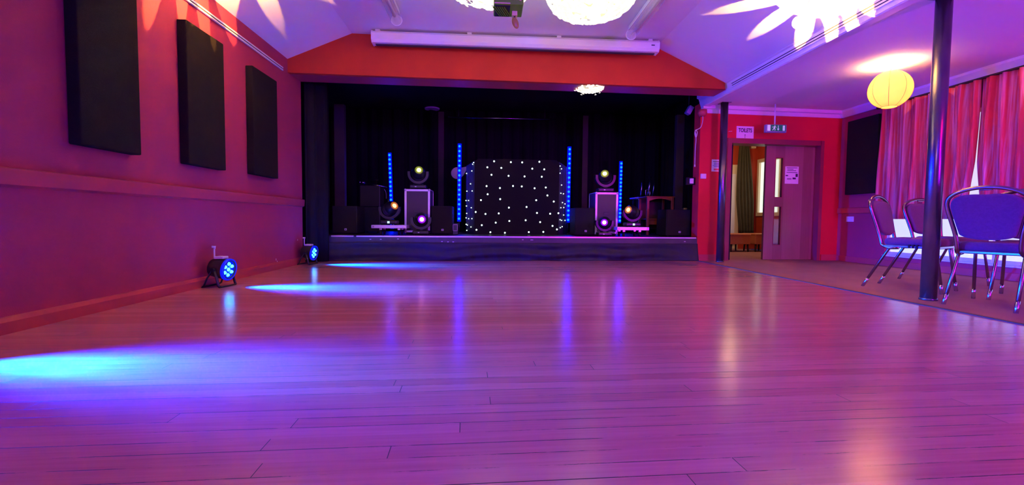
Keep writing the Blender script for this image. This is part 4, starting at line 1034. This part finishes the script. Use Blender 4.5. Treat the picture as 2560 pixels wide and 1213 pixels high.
bm = new(); add_tube(bm, smooth_path([Vector(lp(950,466)), Vector(lp(960,473)), Vector(lp(965,482)), Vector(lp(965.5,497))], 4), .006, 6); obj('cable', bm, 'cord_white', ms)
for k in range(3):
    a = 2*PI*k/3+.5
    bm = new(); add_tube(bm, [(0,0,.2),(math.cos(a)*.14,math.sin(a)*.14,.1),(math.cos(a)*.28,math.sin(a)*.28,.01)], .01, 8); obj('tripod_leg', bm, 'light_black', ms)
p = pt(941,450,10.0)
cy = thing('cymbal_stand', 'thin cymbal on a stand behind the tall black cabinet', 'cymbal', (p.x, 10.0, ZS))
M = Matrix.Translation((0,0,p.z-ZS)) @ Matrix.Rotation(.08,4,'Y') @ Matrix.Rotation(.05,4,'X')
bm = new(); add_lathe(bm, [(0,.018),(.03,.012),(.05,.004),(.12,0),(.12,-.002),(.05,.0),(0,.01)], 32, M); obj('cymbal', bm, 'steel', cy)
bm = new(); add_cyl(bm, (0,0,.1), (0,0,p.z-ZS+.03), .01, seg=10); obj('upright', bm, 'light_black', cy)
for k in range(3):
    a = 2*PI*k/3
    bm = new(); add_tube(bm, [(0,0,.25),(math.cos(a)*.15,math.sin(a)*.15,.12),(math.cos(a)*.25,math.sin(a)*.25,.01)], .009, 8); obj('tripod_leg', bm, 'light_black', cy)
# wooden desk at stage right with an upturned stool on it
YD = 8.3
x, w_, zt_ = boxpx(1617, 491, 1684, 588, YD); hh = zt_-ZS; dd = .5
dk = thing('wooden_desk', 'reddish wooden desk with arched apron at stage right', 'desk', (x, YD, ZS))
bm = new(); add_box(bm, (-w_/2-.015,-.01,hh-.018), (w_/2+.015,dd,hh), bevel=.005); obj('top', bm, 'desk_wood', dk)
for sx in (-1,1):
    for y in (0,dd-.05):
        xx = sx*(w_/2-.022); bm = new(); add_box(bm, (xx-.022,y,0), (xx+.022,y+.045,hh-.018), bevel=.004); obj('leg', bm, 'desk_wood', dk)
ar = [(-w_/2+.04,hh-.018),(w_/2-.04,hh-.018)]+[(w_/2-.04-(w_-.08)*i/12, hh-.085+.045*math.sin(PI*i/12)) for i in range(13)]
bm = new(); add_prism(bm, [(px_,.012,pz_) for px_, pz_ in ar], (0,.02,0)); obj('apron', bm, 'desk_wood', dk)
bm = new(); add_box(bm, (-w_/2+.03,.05,hh*.40), (w_/2-.03,dd-.05,hh*.40+.02)); obj('shelf', bm, 'desk_wood', dk)
bm = new(); add_box(bm, (-w_/2+.04,.08,hh*.27), (w_/2-.04,.10,hh*.40)); obj('lower_rail', bm, 'desk_wood', dk)
bm = new(); add_box(bm, (-w_/2+.03,dd-.03,.1), (w_/2-.03,dd-.015,hh-.02)); obj('back_panel', bm, 'dark_wood', dk)
# blue table with the chrome-legged stool turned upside down
YT = 9.1
tl, tr = pt(1580,494,YT), pt(1625,494,YT)
tb = thing('blue_stool', 'blue-lit plastic seat stool half hidden behind the wooden desk', 'stool', ((tl.x+tr.x)/2+.06, YT, ZS))
zt_ = tl.z-ZS
bm = new(); add_box(bm, (-.24,-.18,zt_-.03), (.24,.18,zt_), bevel=.014); obj('seat', bm, 'stool_blue', tb)
bm = new(); add_prism(bm, [(-.2,-.19,zt_-.03),(-.08,-.19,zt_-.09),(.2,-.19,zt_-.07),(.24,-.19,zt_-.02)], (0,.03,0)); obj('front_lip', bm, 'stool_blue', tb)
for sx in (-1,1):
    for sy in (-1,1):
        bm = new(); add_cyl(bm, (sx*.17,sy*.13,zt_-.03), (sx*.2,sy*.15,0), .013, seg=10); obj('leg', bm, 'light_black', tb)
bm = new(); add_box(bm, (-.18,-.15,.2), (.18,-.12,.24), bevel=.004); obj('stretcher', bm, 'stool_blue', tb)
zt2 = zt_+ZS
us = thing('upturned_stand', 'folded chrome stand with three upright legs, resting on the blue stool', 'stand', (tb.location.x, YT, zt2))
def up(px, py): q_ = pt(px,py,YT); return Vector((q_.x-us.location.x, 0, q_.z-zt2))
bm = new(); add_box(bm, (-.13,-.06,0), (.22,.08,.015), bevel=.004); obj('base_plate', bm, 'light_black', us)
for (a_, b_, dy) in (((1600.5,490),(1605,452),-.03),((1620,490),(1627,442),0),((1633,490),(1639,449),.04)):
    p0, p1 = up(*a_), up(*b_); p0.z = .012; p0.y = p1.y = dy
    bm = new(); add_cyl(bm, p0, p1, .013 if b_[1] > 445 else .02, .012, 12); obj('leg', bm, 'steel', us)
bm = new(); add_tube(bm, smooth_path([up(1615,489), up(1614,482), up(1615,475), up(1622,474), up(1625,481), up(1624,489)], 4), .007, 8); obj('clamp', bm, 'steel', us)
# odds and ends round the right edge of the stage
p = onk(1728,453,7.45,0); 
s = thing('wall_switch', 'white switch box on the dark side of the stage opening', 'switch', (p.x, 7.45, p.z))
bm = new(); add_box(bm, (-.03,-.03,-.042), (.03,.0,.042), bevel=.005); obj('box', bm, 'white_plastic', s)
bm = new(); add_box(bm, (-.012,-.036,-.015), (.012,-.03,.015), bevel=.003); obj('rocker', bm, 'ivory_plastic', s)
bm = new(); add_box(bm, (-.08,.0,-.06), (.22,.03,.06)); obj('mounting_board', bm, 'black_paint', s)
YW = 7.02
p = pt(1756,283,YW)
cd = thing('pull_cord', 'knotted white cord hanging beside the right edge of the stage', 'cord', p)
def cp(px, py): q_ = pt(px,py,YW); return Vector((q_.x-p.x, 0, q_.z-p.z))
bm = new(); add_tube(bm, smooth_path([Vector((0,.0,.0)), cp(1757,300), cp(1752,318), cp(1741,325), cp(1738,329), cp(1741,338), cp(1739,334), cp(1740,350), cp(1738,375), cp(1737,414)], 5), .006, 8); obj('cord', bm, 'cord_white', cd)
bm = new(); add_tube(bm, smooth_path([cp(1740,324), cp(1743,332), cp(1740,343), cp(1737,334), cp(1739,325)], 5), .007, 8); obj('knot', bm, 'cord_white', cd)
bm = new(); add_cyl(bm, cp(1737,414)+Vector((0,0,.012)), cp(1737,414)-Vector((0,0,.02)), .01, seg=10); obj('toggle', bm, 'cord_white', cd)
bm = new(); add_lathe(bm, [(0,-.05),(.05,-.045),(.07,0),(.065,.05),(.0,.05)], 20); obj('cord_box', bm, 'red_gloss', cd)
p = pt(1723,276,7.6)
s = thing('small_floodlight', 'small pale floodlight high at the right side of the stage', 'floodlight', p)
M = Matrix.Rotation(.5,4,'Y')
bm = new(); add_box(bm, (-.04,-.05,-.07), (.04,.05,.07), M, bevel=.01); obj('housing', bm, 'exit_body', s)
bm = new(); add_cyl(bm, (0,.02,.06), (.01,.02,3.05-p.z), .008, seg=8); obj('hanger', bm, 'light_black', s)
p = pt(1713,521,7.8)
s = thing('jack_plug', 'small tan connector lying on the far right subwoofer', 'connector', (p.x, 7.8, pt(1696,524,7.65).z+.001))
bm = new(); add_cyl(bm, (-.03,0,.016), (.03,0,.016), .016, seg=14); obj('barrel', bm, 'tan_disc', s)
bm = new(); add_cyl(bm, (-.055,0,.016), (-.03,0,.016), .006, seg=10); obj('tip', bm, 'steel', s)

# ------------------------------------------------------------------ PAR lights on the floor by the left wall
def par_light(label, loc, rz):
    r = thing('par_light', label, 'stage light', loc, rz, 'LED PAR lights on the floor')
    Z = .165; M = Matrix.Translation((0,0,Z)) @ Matrix.Rotation(PI/2+.12,4,'Y')          # beam along +X, dipped
    bm = new(); add_lathe(bm, [(0,-.10),(.06,-.10),(.08,-.085),(.09,-.02),(.098,.06),(.1,.075),(.079,.078),(.085,.06),(0,.058)], 32, M); obj('housing', bm, 'par_black', r)
    bm = new(); add_lathe(bm, [(0,.0585),(.084,.0585),(.0845,.061),(0,.061)], 32, M); obj('lens_plate', bm, 'par_glow', r)
    bm = new(); add_lathe(bm, [(.085,.0775),(.1,.0775),(.1015,.07),(.1015,.055),(.1005,.055),(.0995,.074),(.085,.0755),(.085,.0775)], 32, M); obj('glow_bezel', bm, 'par_glow', r)  # plate and rim glow: the LEDs' blue light put into the material
    for k in range(7):
        c = (0,0) if k == 0 else (.052*math.cos(k*PI/3), .052*math.sin(k*PI/3))
        bm = new(); add_lathe(bm, [(0,.076),(.010,.074),(.015,.066),(.0165,.06),(0,.06)], 16, M @ Matrix.Translation((c[0],c[1],0))); obj('led', bm, 'par_led', r)
    for sx, wd in ((-.09,.012),(.045,.012)):                                              # two yoke feet
        bm = new(); pts_ = [(sx*.1,.108,Z),(sx*.7,.11,Z-.08),(sx,.112,.02),(sx*1.25,.108,.006),(sx*1.25,0,.006),(sx*1.25,-.108,.006),(sx,-.112,.02),(sx*.7,-.11,Z-.08),(sx*.1,-.108,Z)]
        add_tube(bm, pts_, .006, 8, 2.2); obj('yoke_foot', bm, 'par_black', r)
    for sy in (-1,1):
        bm = new(); add_cyl(bm, (0,sy*.095,Z), (0,sy*.13,Z), .016, seg=14); obj('tilt_knob', bm, 'rubber', r)
    bm = new(); add_box(bm, (-.05,-.04,Z+.09), (.04,.04,Z+.115), bevel=.006); obj('top_plate', bm, 'white_plastic', r)
    bm = new(); add_tube(bm, [(-.07,.0,Z+.075),(-.07,.0,Z+.15),(-.07,0,Z+.19)], .007, 8); an = obj('antenna', bm, 'white_plastic', r)
    bm = new(); add_tube(bm, [(-.07,0,Z+.185),(-.06,0,Z+.2),(-.085,-.01,Z+.2)], .011, 8); obj('antenna_tip', bm, 'white_plastic', an)
    return r
mat('par_glow', (.0,.01,.1), .3, emit=(0., .008, .8), estr=1.)
pp1 = ptz(540,718,0); pp2 = ptz(765,662,0)
par_light('black LED PAR light glowing blue on the floor, nearer the viewer', (XL+.16, pp1.y+.05, 0), -.12)
par_light('black LED PAR light glowing blue on the floor, beside the stage', (XL+.16, pp2.y+.06, 0), -.12)

# ------------------------------------------------------------------ camera
cam = bpy.data.cameras.new('camera'); cam.sensor_width = 36.; cam.sensor_fit = 'HORIZONTAL'; cam.lens = F/2560*36; cam.clip_start = .02
co = bpy.data.objects.new('camera', cam); COL.objects.link(co)
# rows of R: world axes expressed in camera (right, down, forward)
right = Vector((Xc.x, Yc.x, Zc.x)); down = Vector((Xc.y, Yc.y, Zc.y)); fwd = Vector((Xc.z, Yc.z, Zc.z))
R_ = Matrix((right, -down, -fwd)).transposed().to_4x4()
co.matrix_world = Matrix.Translation(CAM) @ R_
sc.camera = co

# ------------------------------------------------------------------ light
def lamp(name, kind, loc, color, power, size=.1, aim=None, angle=60, blend=.5):
    l = bpy.data.lights.new(name, kind); l.energy = power; l.color = color
    if kind == 'AREA': l.size = size
    else: l.shadow_soft_size = size
    if kind == 'SPOT': l.spot_size = math.radians(angle); l.spot_blend = blend
    o = bpy.data.objects.new(name, l); COL.objects.link(o); o.location = loc
    if aim is not None: o.rotation_euler = (Vector(aim)-Vector(loc)).to_track_quat('-Z','Y').to_euler()
    return o
for y, pw in ((pp2.y+.06, 60), (pp1.y+.05, 60), (2.1, 58), (-.1, 50), (-2.2, 50)):
    lamp('par_beam', 'SPOT', (XL+.16+.10, y-.01, .15), (.0, .045, 1.), pw*72, .05, (XL+3.2, y-.33, -.5), 52, 1.)
    lamp('par_core', 'SPOT', (XL+.16+.10, y-.01, .15), (.0, .66, 1.), pw*13, .03, (XL+3.2, y-.30, -.45), 30, 1.)
    lamp('par_spill', 'SPOT', (XL+.16+.10, y-.01, .16), (.0, .004, 1.), pw*16, .05, (XL+6., y-.5, .25), 75, 1.)
# unseen coloured spots, added to wash ceilings, floor, stage and end wall
WASH = [
 ('wash_ceiling', (-2.0, -3.6, 1.4), .4, (1.5, 3.2, 3.2), 90, (.68, .30, .7), 400),
 ('wash_aisle_ceiling', (5.2, -2.2, .4), .3, (4.7, 6.0, 2.9), 90, (.42, .005, 1.), 1100),
 ('wash_floor', (4.6, -3.6, 2.2), .5, (4.2, 4., .0), 100, (.70, .0, 1.), 640),
 ('wash_stage', (.4, -3.8, 2.3), .4, (.4, 7., 1.6), 60, (.03, .0, 1.), 1250),
 ('wash_end_wall', (4.3, 1.2, 2.3), .15, (4.9, 7.4, .5), 66, (1., .0, .05), 140),
]
for n_, p_, s_, a_, g_, c_, e_ in WASH: lamp(n_, 'SPOT', p_, c_, e_, s_, a_, g_, .9)
# warmth of the pendant lamps
for c in (L_A, L_B): lamp('bead_glow', 'POINT', (c.x, c.y, c.z-.3), (1., .85, .35), 11, .2)
lamp('lantern_glow', 'POINT', (lc.x, lc.y, lc.z+.145), (1., .48, .17), 62, .03)
# foyer
lamp('foyer_lamp', 'POINT', (4.9, 9.1, 2.2), (1., .66, .27), 34, .15)
w = bpy.data.worlds.new('world'); sc.world = w; w.use_nodes = True
w.node_tree.nodes['Background'].inputs[0].default_value = (.05,.03,.1,1); w.node_tree.nodes['Background'].inputs[1].default_value = .3
vs = sc.view_settings; sc.display_settings.display_device = 'sRGB'
vs.view_transform = 'Standard'; vs.look = 'None'; vs.exposure = 0.; vs.gamma = 1.; vs.use_curve_mapping = False
sc.cycles.max_bounces = 8; sc.cycles.diffuse_bounces = 4; sc.cycles.glossy_bounces = 4; sc.cycles.transmission_bounces = 8; sc.cycles.transparent_max_bounces = 12
sc.cycles.sample_clamp_indirect = 60.
